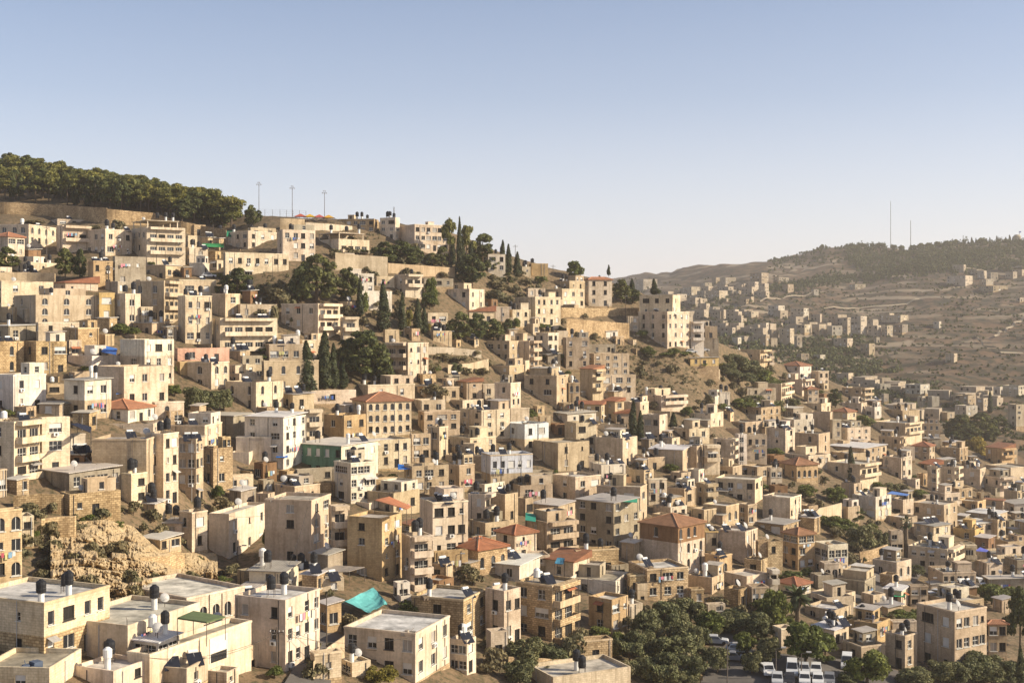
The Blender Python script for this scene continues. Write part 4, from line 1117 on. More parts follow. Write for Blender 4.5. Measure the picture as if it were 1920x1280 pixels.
TREE_DATA = {
 'A': 'E 490 1060 815 150;E 598 1060 818 110;E 40 990 800 190;E 1780 1180 960 250;E 1680 1180 1050 130;P 1610 660 375 200;P 1740 670 425 190;E 1890 660 490 120;S 1130 960 920 70;S 1200 1010 950 60;R 700 690 640 120;S 1660 660 620 80;R 1500 790 730 150;R 250 640 600 200',
 'B': 'P 1452 960 590 130;C 1525 1000 588 48;P 1575 950 635 140;E 1700 940 700 210;E 1620 1110 850 230;E 1760 1000 870 140;C 1468 950 745 66;C 1850 1000 762 60;C 1893 1010 790 56;E 960 945 765 190;E 1085 955 755 240;E 1190 955 800 140;E 1320 955 850 130;E 1395 965 800 110;C 1550 1010 760 56;C 1615 1000 790 52;E 455 1240 845 340;E 690 1240 950 200;E 340 1240 930 180;R 150 1240 1100 240;S 800 860 830 200;R 740 870 820 160;E 1890 1090 1000 90;R 1800 1120 1040 200;R 1790 1230 1120 240;R 30 1160 1080 100;E 20 630 530 60;R 400 690 650 60;R 1840 1150 1080 160;R 230 1180 1100 160',
 'C': 'C 40 555 368 62;C 655 765 548 74;C 725 545 465 30;C 900 690 570 54;C 1066 690 570 54;B 470 580 437 126;E 820 755 570 140;E 905 755 640 160;E 1085 690 640 70;B 205 950 900 190;S 362 955 918 74;S 212 615 545 120;S 970 1020 945 90;B 1030 1150 1095 100;B 1222 1150 1090 90;S 1140 1150 1120 90;O 1700 1260 1130 210;O 1620 1200 1140 120;O 1790 1280 1180 160;Y 1490 1240 1180 44;Y 1560 1250 1200 56;B 20 950 860 90;R 60 560 500 90;R 110 620 560 120;R 30 680 600 120;S 1220 1120 1085 70;R 470 950 905 60;S 1300 1150 1110 120;R 1200 1270 1190 120',
 'E': 'O 1450 1095 890 180;O 1560 1095 920 210;O 1680 1090 910 130;B 1310 975 880 110;B 900 515 420 130;B 1000 525 450 110;S 790 560 520 110;S 370 1075 1000 70;B 1900 230 200 100;S 640 780 740 100;S 1310 800 740 40',
 'F': 'C 380 975 560 140;C 510 915 482 130;C 578 915 575 90;C 652 915 720 80;C 955 485 112 100;C 1095 475 195 64;C 1213 490 240 72;C 1262 500 300 56;E 800 860 470 390;E 950 855 640 190;E 700 800 520 190;Y 1150 480 310 64;E 1520 565 325 210;E 1655 565 335 190;E 1785 565 385 170;E 1890 505 385 90;C 1858 665 520 40;B 1310 265 80 100;B 1305 320 180 120;C 780 380 70 56;S 820 360 180 90;B 1335 800 725 110;O 1505 805 720 100;O 1590 805 760 70;R 1330 985 855 270;R 1470 940 870 120;R 120 480 250 130;S 60 640 590 130;Y 1290 500 420 44;R 1500 720 650 200;R 1400 700 640 160;R 690 370 280 120;S 1700 800 770 80;E 1060 520 470 60',
 'G': 'C 908 960 683 76;C 962 990 758 62;B 132 835 742 106;B 350 385 310 100;B 1312 805 728 96;C 1340 870 800 26;C 1358 870 790 24;S 1190 345 290 80;B 1010 335 270 90;O 1800 720 640 230;S 1590 760 700 100;S 500 1060 1000 90;S 1180 1210 1160 90;S 250 380 330 80;R 1190 620 560 70;R 1100 420 380 70;R 1200 480 440 60;R 1290 560 520 60;R 980 420 380 60;R 1050 520 490 50;C 1290 880 830 40;C 1210 890 770 60',
 'H': 'E 505 660 505 120;O 60 710 600 140;O 195 650 585 130;B 720 810 705 160;C 1666 668 500 42;C 622 1215 950 66;Y 1560 1070 895 190;E 1450 870 690 230;E 1600 880 690 240;E 1730 830 690 180;E 1380 850 740 130;E 1425 650 585 90;B 330 1050 980 110;B 60 1025 955 140;E 1510 900 780 200;E 1660 900 800 160;S 290 560 510 60;E 1400 900 820 120',
 'I': 'B 1632 795 672 96;S 870 985 930 115;S 272 1125 1010 72;S 700 960 880 140;R 440 1200 1120 100;S 1000 590 540 120;R 560 950 880 60',
 'J': 'B 112 1190 930 130;B 300 1200 1100 150;S 200 1150 1090 90',
 'K': 'B 1190 345 272 116;S 330 360 300 60;S 540 180 110 90;S 1880 480 420 90',
 'L': 'B 290 455 355 150;B 500 495 370 180;E 640 630 505 190;B 470 690 580 170;B 560 730 600 200;O 700 860 650 230;O 850 870 690 130;B 820 405 330 100;O 930 405 340 130;B 1150 465 385 140;O 1110 1050 950 130;B 760 700 640 120;Y 760 830 790 90;S 180 1080 1000 200;S 290 1040 970 140;B 1680 1240 1090 220;B 1830 1240 1120 160;S 1860 760 710 120;S 640 780 700 100;S 300 680 620 60;S 720 930 890 50',
 'M': 'S 1660 530 480 150;S 1380 1000 900 100;S 1500 380 320 60;S 880 130 60 110;S 620 80 20 80;S 690 90 10 70',
 'Z': 'O 1385 722 690 62;B 1425 726 694 60;O 1360 705 678 50;B 1450 735 706 44;O 1405 708 682 56;S 1310 690 676 34;E 1466 742 712 36;B 1395 770 745 50;B 1440 775 750 44;O 1345 1262 1212 48;O 1440 1245 1192 50;O 1420 1200 1150 60;B 1395 1225 1180 44;O 1240 1285 1220 70;O 1180 1240 1180 60;B 1330 1195 1140 50;O 1290 1230 1165 66;O 1210 1200 1140 60',
 'N': 'Y 930 1300 1150 240',
 'O': 'O 100 1170 940 310;O 300 1140 980 260;O 60 1290 1100 260;B 650 930 855 160;B 790 1060 900 130;O 1000 970 800 220;O 1150 900 650 250;O 1330 830 650 260;O 1120 1110 920 270;O 1260 1110 900 270;O 1440 1130 1000 160;O 1500 930 835 160;O 1650 890 735 340;O 1790 830 740 150;O 960 1230 1085 240;O 1350 1260 1060 220;O 1150 1290 1170 260;O 1800 1210 1040 170;B 1860 740 650 140;B 1890 840 680 110;O 1900 1060 940 130;O 1400 1000 860 200;O 1250 1000 800 200;S 560 1180 1100 180;O 1300 1290 1180 200;O 1230 880 740 200;O 1020 1070 900 180',
 'P': 'B 60 900 580 220;B 285 1140 825 340;B 430 1080 900 180;B 740 1290 1015 340;B 1010 810 730 210;O 1095 1300 1165 280;O 1300 1270 1105 220;O 1560 1270 1055 320;O 1750 1250 1065 260;O 1850 1300 1120 200;E 1890 1010 550 210;B 1700 710 540 220;C 1895 1300 1000 70;B 150 850 780 100;B 1100 800 720 80;B 20 860 700 120;O 1420 1290 1130 200;O 1680 1290 1120 240;O 600 1290 1200 160;S 440 1130 1060 120',
}
def run_trees():
    for t, s in TREE_DATA.items():
        for it in s.split(';'):
            p = it.split(); x, yb, yt, w = map(float, p[1:]); sc = 1 if t == 'Z' else 4
            px, b = tp(t, x, yb); _, tt = tp(t, x, yt)
            sheet = far if (t == 'H' and x > 1370 and p[0] in 'EYC') else near
            tree(p[0], px, b, tt, w/sc, sheet)
    # the pine wood above the long wall: rows climbing to the ridge
    r = random.Random(3)
    wall = [(-60,392),(0,379),(75,381),(200,391),(250,397),(290,402),(330,413),(420,432)]
    sky = [(-60,286),(0,286),(35,284),(80,296),(120,302),(165,315),(195,314),(240,325),(290,334),(345,345),(385,349),(410,362),(432,372),(460,385)]
    for k in range(118):
        row = (k % 6)/5.; px = -30+470*((k*.618) % 1)+r.uniform(-5, 5)
        yw = interp(wall, px)-2; ys = interp(sky, px); h = r.uniform(38, 66)*(1-.12*row)
        yb = lerp(yw, ys+h*.9, row**.9)+r.uniform(-3, 3)
        if yb < near.ridge(px)+1: yb = near.ridge(px)+1
        top = max(yb-h, ys+r.uniform(-2, 6)); 
        if yb-top < 18: continue
        kind = 'C' if (r.random() < .28 and row < .3 and 100 < px < 200) else 'P' if r.random() < .62 else 'E'
        tree(kind, px, yb, top, (13 if kind == 'C' else r.uniform(30, 58)), near, 'pine among the packed wood above the long stone wall' if kind != 'C' else 'cypress among the packed wood above the long stone wall', 'trees of the wood above the stone wall')
run_trees()
# palms ------------------------------------------------------------------------------------
def palm(px, yb, yt, w, feather, label):
    D = near.at(px, yb); m = D/F; h = (yb-yt)*m; rs = random.Random(int(px)); root = empty('palm_tree', P3(px, yb, D)); tr_h = h-w*m*(.30 if feather else .42); R0 = w*m*.5
    mb = MB(); k = 12; rad = .62 if not feather else .5
    for i in range(k):
        z0, z1 = -1+(tr_h+1)*i/k, -1+(tr_h+1)*(i+1)/k; mb.tube((0,0,z0),(0,0,z1), rad*(1.12 if i == 0 else 1)*(1-.12*i/k), rad*(1-.12*(i+1)/k)*.92, n=9, caps=i == k-1)
    mb.build('trunk', M['palmbark'], root)
    fm = MB()
    for i in range(46 if feather else 60):
        a = rs.uniform(0, 2*pi); el = rs.uniform(-.7, 1.35) if feather else rs.uniform(-1.0, 1.3); ln = R0*rs.uniform(.85, 1.15); p = Vector((0,0,tr_h)); d = Vector((cos(a)*cos(el), sin(a)*cos(el), sin(el))); side = Vector((-sin(a), cos(a), 0)); n = 7
        for j in range(n):
            t0, t1 = j/n, (j+1)/n; q2 = p+d*(ln/n); wd = lambda t: (.36*sin(pi*min(1, t*.9+.12))+.03)*R0*(.42 if feather else .55)
            if not feather and t0 < .45: wd = lambda t: .05
            for sg in (-1, 1):
                dr = Vector((0, 0, -.35)) if feather else Vector((0, 0, -.1))
                fm.face([p, q2, q2+(side*sg+dr)*wd(t1), p+(side*sg+dr)*wd(t0)])
            p = q2; d = (d+Vector((0,0,-.17 if feather else -.1))).normalized()
    fm.build('crown', L['palm'], root)
    PLANTS.append(dict(o=root, px=px, py=(yb+yt)/2, cat='palm tree', word='palm', label=label, group=None, w=w, h=yb-yt, kind='T'))
palm(*tp('L', 1035, 930), tp('L', 0, 590)[1], 30, False, 'tall fan palm with a thick straight trunk beside the massive corner block')
palm(*tp('P', 222, 830), tp('P', 0, 555)[1], 66, True, 'date palm with arching feathery fronds beside the date-palm red-roof house'.replace('date-palm red-roof', 'low red-roofed'))

# far woods and scrub (uncountable) ------------------------------------------------------------
def scatter(name, spots, mat, base_size, per, rs, kind='stuff', asp=.7):
    """spots: (point, half width, height) -> one object of many small crowns"""
    cs, ns = [], []
    for p, wd, h in spots:
        d = rs.normal(size=(per, 3)); d /= np.linalg.norm(d, axis=1, keepdims=True); d[:, 2] = np.abs(d[:, 2])*1.0
        cs.append(np.array(p)+d*np.array([wd, wd, h])*rs.uniform(.5, 1.05, (per, 1))+np.array([0, 0, h*.02])); ns.append(d+rs.normal(size=(per, 3))*.4)
    o = link(bpy.data.objects.new(name, leaf_mesh(name, np.vstack(cs), np.vstack(ns), base_size, mat, rs, asp))); return tag(o, kind=kind)
def far_cluster():
    r = random.Random(61); mb = MB(); 
    for cx, cy, sx, sy, n in ((1330,548,50,10,12),(1290,585,30,14,12),(1400,560,60,14,9),(1350,605,60,12,14),(1480,608,50,10,12),(1430,628,50,10,8),(1560,602,60,8,8),(1650,715,60,8,4),(1830,748,40,12,10),(1840,510,40,6,6),(1610,725,50,8,7),(1730,775,40,10,8)):
        for k in range(n):
            px, py = r.gauss(cx, sx*.7), r.gauss(cy, sy*.7)
            if py < far.ridge(px)+14: continue
            D = far.at(px, py); p = PF(px, py, D); w, l, h = r.uniform(7, 13), r.uniform(7, 12), r.uniform(3, 8); th = R(r.uniform(20, 60)); c, s_ = cos(th), sin(th)
            def bx(x0, x1, y0, y1, z0, z1, m): 
                q_ = lambda x, y, z: (p.x+x*c+y*s_, p.y-x*s_+y*c, p.z+z)
                mb.face([q_(x0,y0,z0),q_(x1,y0,z0),q_(x1,y0,z1),q_(x0,y0,z1)], m=m); mb.face([q_(x1,y0,z0),q_(x1,y1,z0),q_(x1,y1,z1),q_(x1,y0,z1)], m=m)
                if m == 0: mb.face([q_(x1,y1,z0),q_(x0,y1,z0),q_(x0,y1,z1),q_(x1,y1,z1)]); mb.face([q_(x0,y1,z0),q_(x0,y0,z0),q_(x0,y0,z1),q_(x0,y1,z1)]); mb.face([q_(x0,y0,z1),q_(x1,y0,z1),q_(x1,y1,z1),q_(x0,y1,z1)])
            bx(-w/2, w/2, -l/2, l/2, -4, h, 0)
            for f in range(int(h/2.9)):
                for i in range(3):
                    if r.random() < .7: u = -w/2+w*(i+.5)/3; bx(u-.6, u+.6, -l/2-.03, l/2+.03, f*2.9+.9, f*2.9+2.1, 1) if i < 2 else bx(w/2-w*.28, w/2+.03, -l*.2, l*.05, f*2.9+.9, f*2.9+2.1, 1)
    o = col(mb.build('far_houses', [M['plaster'], M['void']]), (.38,.31,.225)); tag(o, 'crowded small houses of the hazy far village', 'houses', kind='stuff')
def track(pts, wpx, label_unused=None):
    V, Q = [], []; P = []
    for a, b in zip(pts[:-1], pts[1:]):
        for i in range(16): P.append((lerp(a[0], b[0], i/16), lerp(a[1], b[1], i/16)))
    for i, (x, y) in enumerate(P):
        px, py = tp('D', x, y); D = far.at(px, py); p = PF(px, py, D)+Vector((0,0,1.2)); V += [tuple(p+Vector((0,-wpx,-.2))), tuple(p+Vector((0,wpx,.9)))]
        if i: Q.append((2*i-2, 2*i-1, 2*i+1, 2*i))
    me = bpy.data.meshes.new('dirt_track'); me.from_pydata(V, [], Q); me.materials.append(M['track']); tag(link(bpy.data.objects.new('dirt_track', me)), kind='structure')
M['track'] = simple('pale dirt track', (.34,.27,.18), .95, .2, .1)
def run_scatter():
    rs = np.random.RandomState(11); r = random.Random(21)
    band = [(1440,492),(1500,486),(1560,492),(1600,500),(1650,508),(1700,508),(1760,505),(1830,502),(1920,505),(1990,510)]
    sp = []
    for k in range(1700):                       # wood along the crest
        px = r.uniform(1585, 1990); y0 = far.ridge(px)-1; y1 = interp(band, px)
        py = lerp(y0, y1, r.random()); D = far.at(px, py); m = D/F
        sp.append((PF(px, py, D), r.uniform(2, 4.5)*m, r.uniform(5, 11)*m))
    for k in range(950):                         # wood spur running down to the left
        t = r.random(); px = lerp(1430, 1850, t); py = lerp(545, 492, t**.8)+r.gauss(0, 5+4*t); D = far.at(px, py); m = D/F
        sp.append((PF(px, py, D), r.uniform(1.5, 3.5)*m, r.uniform(4, 9)*m))
    for k in range(200):
        px = r.uniform(1440, 1590); py = far.ridge(px)+abs(r.gauss(0, 12)); D = far.at(px, py); m = D/F; sp.append((PF(px, py, D), r.uniform(1.5, 3)*m, r.uniform(3, 6)*m))
    tag(scatter('far_wood', sp, L['dark'], .95, 44, rs), 'dark wood covering the crest of the hazy far hill', 'wood')
    sp = []
    for k in range(9000):                       # bushes on the far slope
        px = r.uniform(1180, 2000); py = r.uniform(515, 840)
        if r.random() < .72: py = round((py+.05*px)/6.5)*6.5-.05*px+r.gauss(0, .8)+2.5*math.sin(px*.03)
        if py < far.ridge(px)+8 or (px > 1650 and py > 620 and r.random() < .5): continue
        if fbm(np.array([px*.02]), np.array([py*.05]), 4)[0] < -.10: continue
        D = far.at(px, py); m = D/F; sp.append((PF(px, py, D), r.uniform(.7, 2.6)*m, r.uniform(.9, 3)*m))
    for k in range(2600):                        # tree belt between the far houses
        px, py = r.choice([(1330,570,60,14),(1300,640,60,12),(1370,655,60,12),(1440,668,60,12),(1560,672,60,12),(1610,668,60,12),(1560,640,60,12),(1500,700,60,12),(1640,735,60,12),(1450,645,60,12),(1560,660,70,12),(1600,690,70,10),(1680,720,60,12),(1390,615,60,14),(1650,760,60,16)])[:2]; px += r.gauss(0, 40); py += r.gauss(0, 9)
        D = far.at(px, py); m = D/F; sp.append((PF(px, py, D), r.uniform(2.5, 5)*m, r.uniform(5, 9)*m))
    tag(scatter('far_scrub', sp, L['dark'], 1.0, 14, rs), 'bushes dotted over the hazy far slope', 'scrub')
    sp = []
    for x0, x1, y0, y1, t, n in ((860,1420,340,640,'G',110),(860,1420,330,640,'G',110),(560,1000,1010,1110,'C',60),(0,130,470,700,'C',60),(1300,1660,640,720,'F',70),(560,940,660,760,'B',40),(1730,1920,1000,1270,'B',70),(1480,1700,640,780,'A',40),(40,300,1020,1270,'B',60)):
        for k in range(n):
            px, py = tp(t, r.uniform(x0, x1), r.uniform(y0, y1)); D = near.at(px, py); m = D/F; sp.append((P3(px, py, D), r.uniform(.3, .9), r.uniform(.3, .8)))
    tag(scatter('dry_scrub', sp, L['scrub'], .16, 34, rs), 'dry grass tufts on the bare earth banks', 'scrub')
    # skyline trees one can tell apart
    for px, w, h, kd in ((1541,9,10,'B'),(1822,5,14,'C'),(1830,4,12,'C'),(1838,16,13,'B'),(1856,4,13,'C'),(1869,5,16,'C'),(1876,4,12,'C'),(1886,5,13,'C'),(1893,6,16,'C'),(1899,4,12,'C'),(1806,4,11,'C'),(1758,13,13,'B'),(1724,18,14,'B'),(1742,16,13,'B'),(1775,14,12,'B'),(1790,14,12,'B'),(1712,12,11,'B'),(1690,12,9,'B'),(1650,16,9,'B'),(1618,15,9,'B'),(1598,14,10,'B'),(1676,12,8,'B')):
        py = far.ridge(px)+1; tree(kd, px, py, py-h, w, far, ('pointed' if kd == 'C' else 'rounded')+' tree on the skyline of the hazy far hill', 'skyline trees of the far hill' if kd == 'C' else 'rounded skyline trees of the far hill')
    for x, y, w, h in ((1690,712,18,16),(1665,640,12,14),(1635,604,14,10),(1680,655,10,9)): pass
run_scatter()
far_cluster()
for p_ in ([(-60,830),(160,792),(330,768),(420,745)],[(420,862),(560,855),(690,835),(900,825),(1150,785)],[(1700,1080),(1800,1000),(1925,925)],[(1560,1060),(1610,1150),(1740,1200),(1925,1205)],[(1260,590),(1480,575),(1700,560),(1925,570)],[(640,880),(860,885),(1100,890)]): track(p_, 2.2)
# ------------------------------------------------------------------ walls, rocks, roads, small things
# outbuildings and small houses that fill the slope between the digitised ones ----------------------------------
YW = []
def run_infill():
    G = 2; cov = np.zeros((1400//G, 1960//G), dtype=np.int8)
    def mark(x0, x1, y0, y1, v=1):
        cov[max(0, int(y0/G)):max(0, int(y1/G)), max(0, int(x0/G)):max(0, int(x1/G))] = v
    for h in list(HOUSES):
        if h['sheet'] is near: mark(h['xl'], h['xr'], h['yt'], h['yb'])
    for p in PLANTS:
        if p['kind'] != 'R': mark(p['px']-p['w']*.4, p['px']+p['w']*.4, p['py']-p['h']/2, p['py']+p['h']/2)
    for b in ((1170,1375,655,760),(1090,2000,1150,1400),(880,1190,1185,1400),(1130,1420,1120,1400),(805,905,655,700),(0,425,940,1110),(490,560,530,600),(690,830,545,615),(905,1010,470,560),(1240,1420,640,700),(545,640,1200,1400),(1345,1480,690,760),(580,720,395,430),(600,690,430,480),(0,440,280,420),(690,960,440,520),(625,735,1095,1160),(850,910,1045,1100),(1495,1592,908,948),(1538,1662,968,1046),(1640,1700,905,930),(1060,1190,590,630)): mark(*b, 2)
    up = [(-20,436),(430,440),(700,462),(900,490),(1050,570),(1200,640),(1340,690),(1500,705),(1600,745),(1700,795),(1800,845),(1940,895)]
    r = random.Random(99); k = 0; n = 0
    for tries in range(40000):
        px = r.uniform(-10, 1930); py = r.uniform(interp(up, px), 1270); D = near.at(px, py); m = F/D
        big = tries < 16000
        w = r.uniform(7, 17)*m if big else r.uniform(3.2, 6.5)*m; h = r.uniform(3.2, 8)*m if big else r.uniform(2.4, 4.2)*m
        if px > 1250 and not big: w *= 1.15
        y0, y1, x0, x1 = [int(v/G) for v in (py-h, py, px-w/2, px+w/2)]
        if y0 < 0 or x0 < 0 or x1 >= cov.shape[1] or y1 >= cov.shape[0] or y1-y0 < 2 or x1-x0 < 2: continue
        a = cov[y0:y1, x0:x1]; 
        if (a == 2).any(): continue
        ym = (y0+y1)//2
        if (cov[ym:y1, x0:x1] > 0).mean() > .25 or (a > 0).mean() > (.4 if big else .5): continue
        c = r.choice('cccttttsgwo' if big else 'cttttssggk'); fr = r.uniform(.3, .72)
        code = c+(',Q' if c in 'st' and r.random() < .45 else '')+(r.choice([',M', ',M', ',D', ',x', ',x', '', ',bR', ',a', '']) if big else r.choice([',M', ',x', ',x', ',M,e0', ',x,e0']))
        k += 1; n += 1
        house(px-w/2, px-w/2+w*fr, px+w/2, py-h, py, code, None, None, near, 'house' if big else 'outbuilding', seed=9000+k)
        mark(px-w/2, px+w/2, py-h, py)
    # bushes and yard walls in what is still bare
    nb = 0; nw = 0
    for tries in range(9000):
        px = r.uniform(-10, 1930); py = r.uniform(interp(up, px), 1275); D = near.at(px, py); m = F/D; w = r.uniform(2, 5.5)*m; h = w*r.uniform(.55, 1.0)
        y0, y1, x0, x1 = [int(v/G) for v in (py-h, py, px-w/2, px+w/2)]
        if y0 < 0 or x0 < 0 or x1 >= cov.shape[1] or y1 >= cov.shape[0]: continue
        a = cov[y0:y1+1, x0:x1+1]
        if (a == 1).mean() > .42 or (a == 2).any() and r.random() < .0: continue
        if (px > 1290 and py > 1180) or (630 < px < 740 and 1090 < py < 1180) or (1180 < px < 1370 and 655 < py < 760 and r.random() < .8) or (100 < px < 410 and 970 < py < 1110 and r.random() < .7): continue
        if nb < 290: tree(r.choice('SSSRBBO' if not (a == 2).any() else 'RRRR'), px, py, py-h, w); nb += 1
        mark(px-w/2, px+w/2, py-h*.7, py)
    nw = 0
    for tries in range(12000):
        px = r.uniform(-10, 1930); py = r.uniform(interp(up, px), 1275); D = near.at(px, py); m = F/D; w = r.uniform(3.5, 9)*m; hm = r.uniform(.8, 2.2); h = hm*m
        y0, y1, x0, x1 = [int(v/G) for v in (py-h, py, px-w/2, px+w/2)]
        if y0 < 0 or x0 < 0 or x1 >= cov.shape[1] or y1 >= cov.shape[0] or nw >= 170: continue
        a = cov[y0:y1+1, x0:x1+1]
        if (a == 1).mean() > .3 or (a == 2).mean() > .3 or (px > 1290 and py > 1150): continue
        p = P3(px, py, D); root = empty('terrace_wall', p, R(r.uniform(-55, -5))); L2 = w/m/2; mb = MB(); n_ = max(2, int(L2)); hs = [hm*r.uniform(.75, 1.05) for _ in range(n_+1)]
        for i in range(n_):
            x0_, x1_ = -L2+2*L2*i/n_, -L2+2*L2*(i+1)/n_
            mb.face([(x0_,0,-2),(x1_,0,-2),(x1_,0,hs[i+1]),(x0_,0,hs[i])], [(x0_+px,-2),(x1_+px,-2),(x1_+px,hs[i+1]),(x0_+px,hs[i])]); mb.face([(x0_,0,hs[i]),(x1_,0,hs[i+1]),(x1_,.45,hs[i+1]),(x0_,.45,hs[i])]); mb.face([(x1_,.45,-2),(x0_,.45,-2),(x0_,.45,hs[i]),(x1_,.45,hs[i+1])])
        mb.face([(L2,0,-2),(L2,.45,-2),(L2,.45,hs[-1]),(L2,0,hs[-1])]); mb.face([(-L2,.45,-2),(-L2,0,-2),(-L2,0,hs[0]),(-L2,.45,hs[0])])
        col(mb.build('masonry', M['rough'], root), jit(r.choice([(.52,.40,.26),(.46,.36,.24),(.56,.46,.33)]), r)); nw += 1; YW.append((root, px, py)); mark(px-w/2, px+w/2, py-h, py)
    print('infill', n, 'bushes', nb)
run_infill()
THINGS = []       # things waiting for a label: dict(o, px, py, cat, word, label, group)
def want(o, px, py, cat, word, label=None, group=None): THINGS.append(dict(o=o, px=px, py=py, cat=cat, word=word, label=label, group=group)); return o
for o_, x_, y_ in YW: want(o_, x_, y_, 'wall', 'short rubble terrace wall', None, 'rubble terrace walls between the houses')
def ret_wall(t, pts, mat, c, label, thick=.7, name='stone_wall', cat='wall', foot=3.0):
    tops, bots = [], []
    n = 14
    P = []
    for (a, b) in zip(pts[:-1], pts[1:]):
        for i in range(n): P.append([lerp(a[j], b[j], i/n) for j in range(3)])
    P.append(list(pts[-1]))
    for x, y0, y1 in P:
        px, b = tp(t, x, y1); _, a = tp(t, x, y0); D = near.at(px, b); A = P3(px, a, D); B = P3(px, b, D); tops.append(A); bots.append(B)
    mb = MB(); u = 0; off = Vector((0, thick, 0))
    for i in range(len(tops)-1):
        l = (bots[i+1]-bots[i]).length; A, B, C_, D_ = bots[i]-Vector((0,0,foot)), bots[i+1]-Vector((0,0,foot)), tops[i+1], tops[i]
        mb.face([A, B, C_, D_], [(u, A.z), (u+l, B.z), (u+l, C_.z), (u, D_.z)]); mb.face([D_, C_, C_+off, D_+off]); mb.face([B+off, A+off, D_+off, C_+off]); u += l
    A, D_ = bots[0]-Vector((0,0,foot)), tops[0]; mb.face([A+off, A, D_, D_+off]); A, D_ = bots[-1]-Vector((0,0,foot)), tops[-1]; mb.face([A, A+off, D_+off, D_])
    o = mb.build(name, mat); col(o, c); tag(o, label, cat); return o
ret_wall('A', [(-250,462,560),(0,474,562),(400,495,585),(800,520,640)], M['rough'], (.50,.375,.23), 'long pale stone wall running below the pine wood')
ret_wall('A', [(802,526,640),(1000,545,650),(1150,556,655),(1300,605,690),(1500,650,730),(1695,682,790)], M['rough'], (.44,.33,.20), 'lower stone wall curving downhill behind the stacked-balcony block')
ret_wall('B', [(180,596,690),(362,604,690)], M['ashlar'], (.50,.39,.25), 'tan block wall under the sports court fence')
ret_wall('B', [(372,628,680),(560,640,690),(720,655,690)], M['plaster'], (.58,.49,.36), 'low whitish wall below the ridge fence')
ret_wall('B', [(595,852,980),(770,872,1000),(985,886,1040)], M['plaster'], (.46,.37,.25), 'tall concrete retaining wall with panel joints below the school')
ret_wall('B', [(990,932,1010),(1240,950,1030),(1490,968,1040)], M['plaster'], (.42,.31,.19), 'tan boundary wall under the dense conifers')
ret_wall('C', [(368,786,860),(700,792,855),(960,788,850)], M['rough'], (.52,.40,.25), 'upper stone terrace wall in front of the orange-roofed cypress house')
ret_wall('C', [(410,866,1010),(560,880,1015),(720,892,1020),(880,905,1025)], M['rough'], (.52,.39,.24), 'tall bulging stone retaining wall with a shed at its foot')
ret_wall('C', [(1430,1160,1240),(1480,1205,1280),(1560,1250,1330)], M['plaster'], (.42,.33,.22), 'stepped concrete wall running down the scrub slope')
ret_wall('F', [(1440,735,800),(1600,725,800),(1745,690,790)], M['plaster'], (.52,.41,.27), 'smooth curved cream wall below the yellow grass bank')
ret_wall('F', [(1290,600,660),(1480,605,660),(1690,630,690)], M['plaster'], (.40,.33,.24), 'long grey wall above the yellow grass bank')
ret_wall('I', [(310,930,1110),(440,915,1120),(560,910,1150)], M['rough'], (.54,.41,.25), 'rubble stone wall beside the twin-arch ashlar house')
ret_wall('I', [(100,760,850),(300,740,870),(470,750,905)], M['rough'], (.36,.27,.16), 'shaded rubble wall below the perched grey house')
ret_wall('L', [(300,600,680),(390,530,640),(555,490,620)], M['plaster'], (.52,.41,.27), 'curved cream garden wall above the green orchard')
ret_wall('L', [(690,860,930),(790,840,930),(900,800,920)], M['rough'], (.50,.38,.24), 'sandy stone wall under the olive orchard')
ret_wall('O', [(-30,1090,1190),(420,1110,1200),(700,1180,1260)], M['rough'], (.50,.38,.24), 'low stone garden wall in front of the rubble ruin')
ret_wall('N', [(430,1120,1270),(530,1020,1200),(660,930,1120)], M['plaster'], (.52,.41,.27), 'sloping cream wall along the steep lane')
ret_wall('O', [(1080,1180,1215),(1290,1200,1240),(1430,1225,1265)], M['rough'], (.40,.30,.18), 'low orchard wall along the car park road')
ret_wall('A', [(-40,1000,1080),(200,1002,1080),(410,1010,1085)], M['ashlar'], (.54,.42,.27), 'plain terrace wall carrying two black tanks below the first trees')
ret_wall('M', [(1050,340,470),(1240,330,480),(1380,320,470)], M['rough'], (.54,.41,.25), 'sunlit rubble wall standing on the rock ledge')
# rock outcrop with a cave mouth -----------------------------------------------------------------
def rocks():
    nx, ny = 220, 110; X0, X1 = 95, 408; V = []
    for i in range(nx):
        px = lerp(X0, X1, i/(nx-1)); ytop = interp([(10,1000),(60,985),(130,985),(150,975),(200,972),(250,985),(265,1000),(300,1030),(340,1035),(400,1035),(415,1040)], px); ybot = 1140
        Db = near.at(px, 1120)
        for j in range(ny):
            t = j/(ny-1); py = lerp(ybot, ytop, t)
            D = lerp(Db-8, near.at(px, ytop)-2.0, t**1.5)
            sw = py*.06+1.6*fbm(np.array([px*.02]), np.array([py*.02]), 5)[0]; sw -= math.floor(sw)
            nz = fbm(np.array([px*.03]), np.array([py*.045]), 31, 5)[0]*16+3.2*sw**2+abs(fbm(np.array([px*.13]), np.array([py*.05]), 77, 4)[0])*6+fbm(np.array([px*.5]), np.array([py*.4]), 8, 3)[0]*1.6
            D += nz*(1-.6*t)
            cx, cy = (px-196)/11., (py-1035)/9.
            dd = max(abs(cx), abs(cy)); 
            if dd < 1.25: D += 9*min(1, max(0, (1.25-dd)/.3))
            if t == 1: D += 6
            V.append(P3(px, py, D))
    Q = [(i*ny+j, (i+1)*ny+j, (i+1)*ny+j+1, i*ny+j+1) for i in range(nx-1) for j in range(ny-1)]
    me = bpy.data.meshes.new('rock_outcrop'); me.from_pydata([tuple(v) for v in V], [], Q); me.materials.append(M['rock'])
    tag(link(bpy.data.objects.new('rock_outcrop', me)), kind='structure')
m_, nt_, b_ = newmat('limestone rock'); g_ = N(nt_, 'ShaderNodeNewGeometry').outputs['Position']
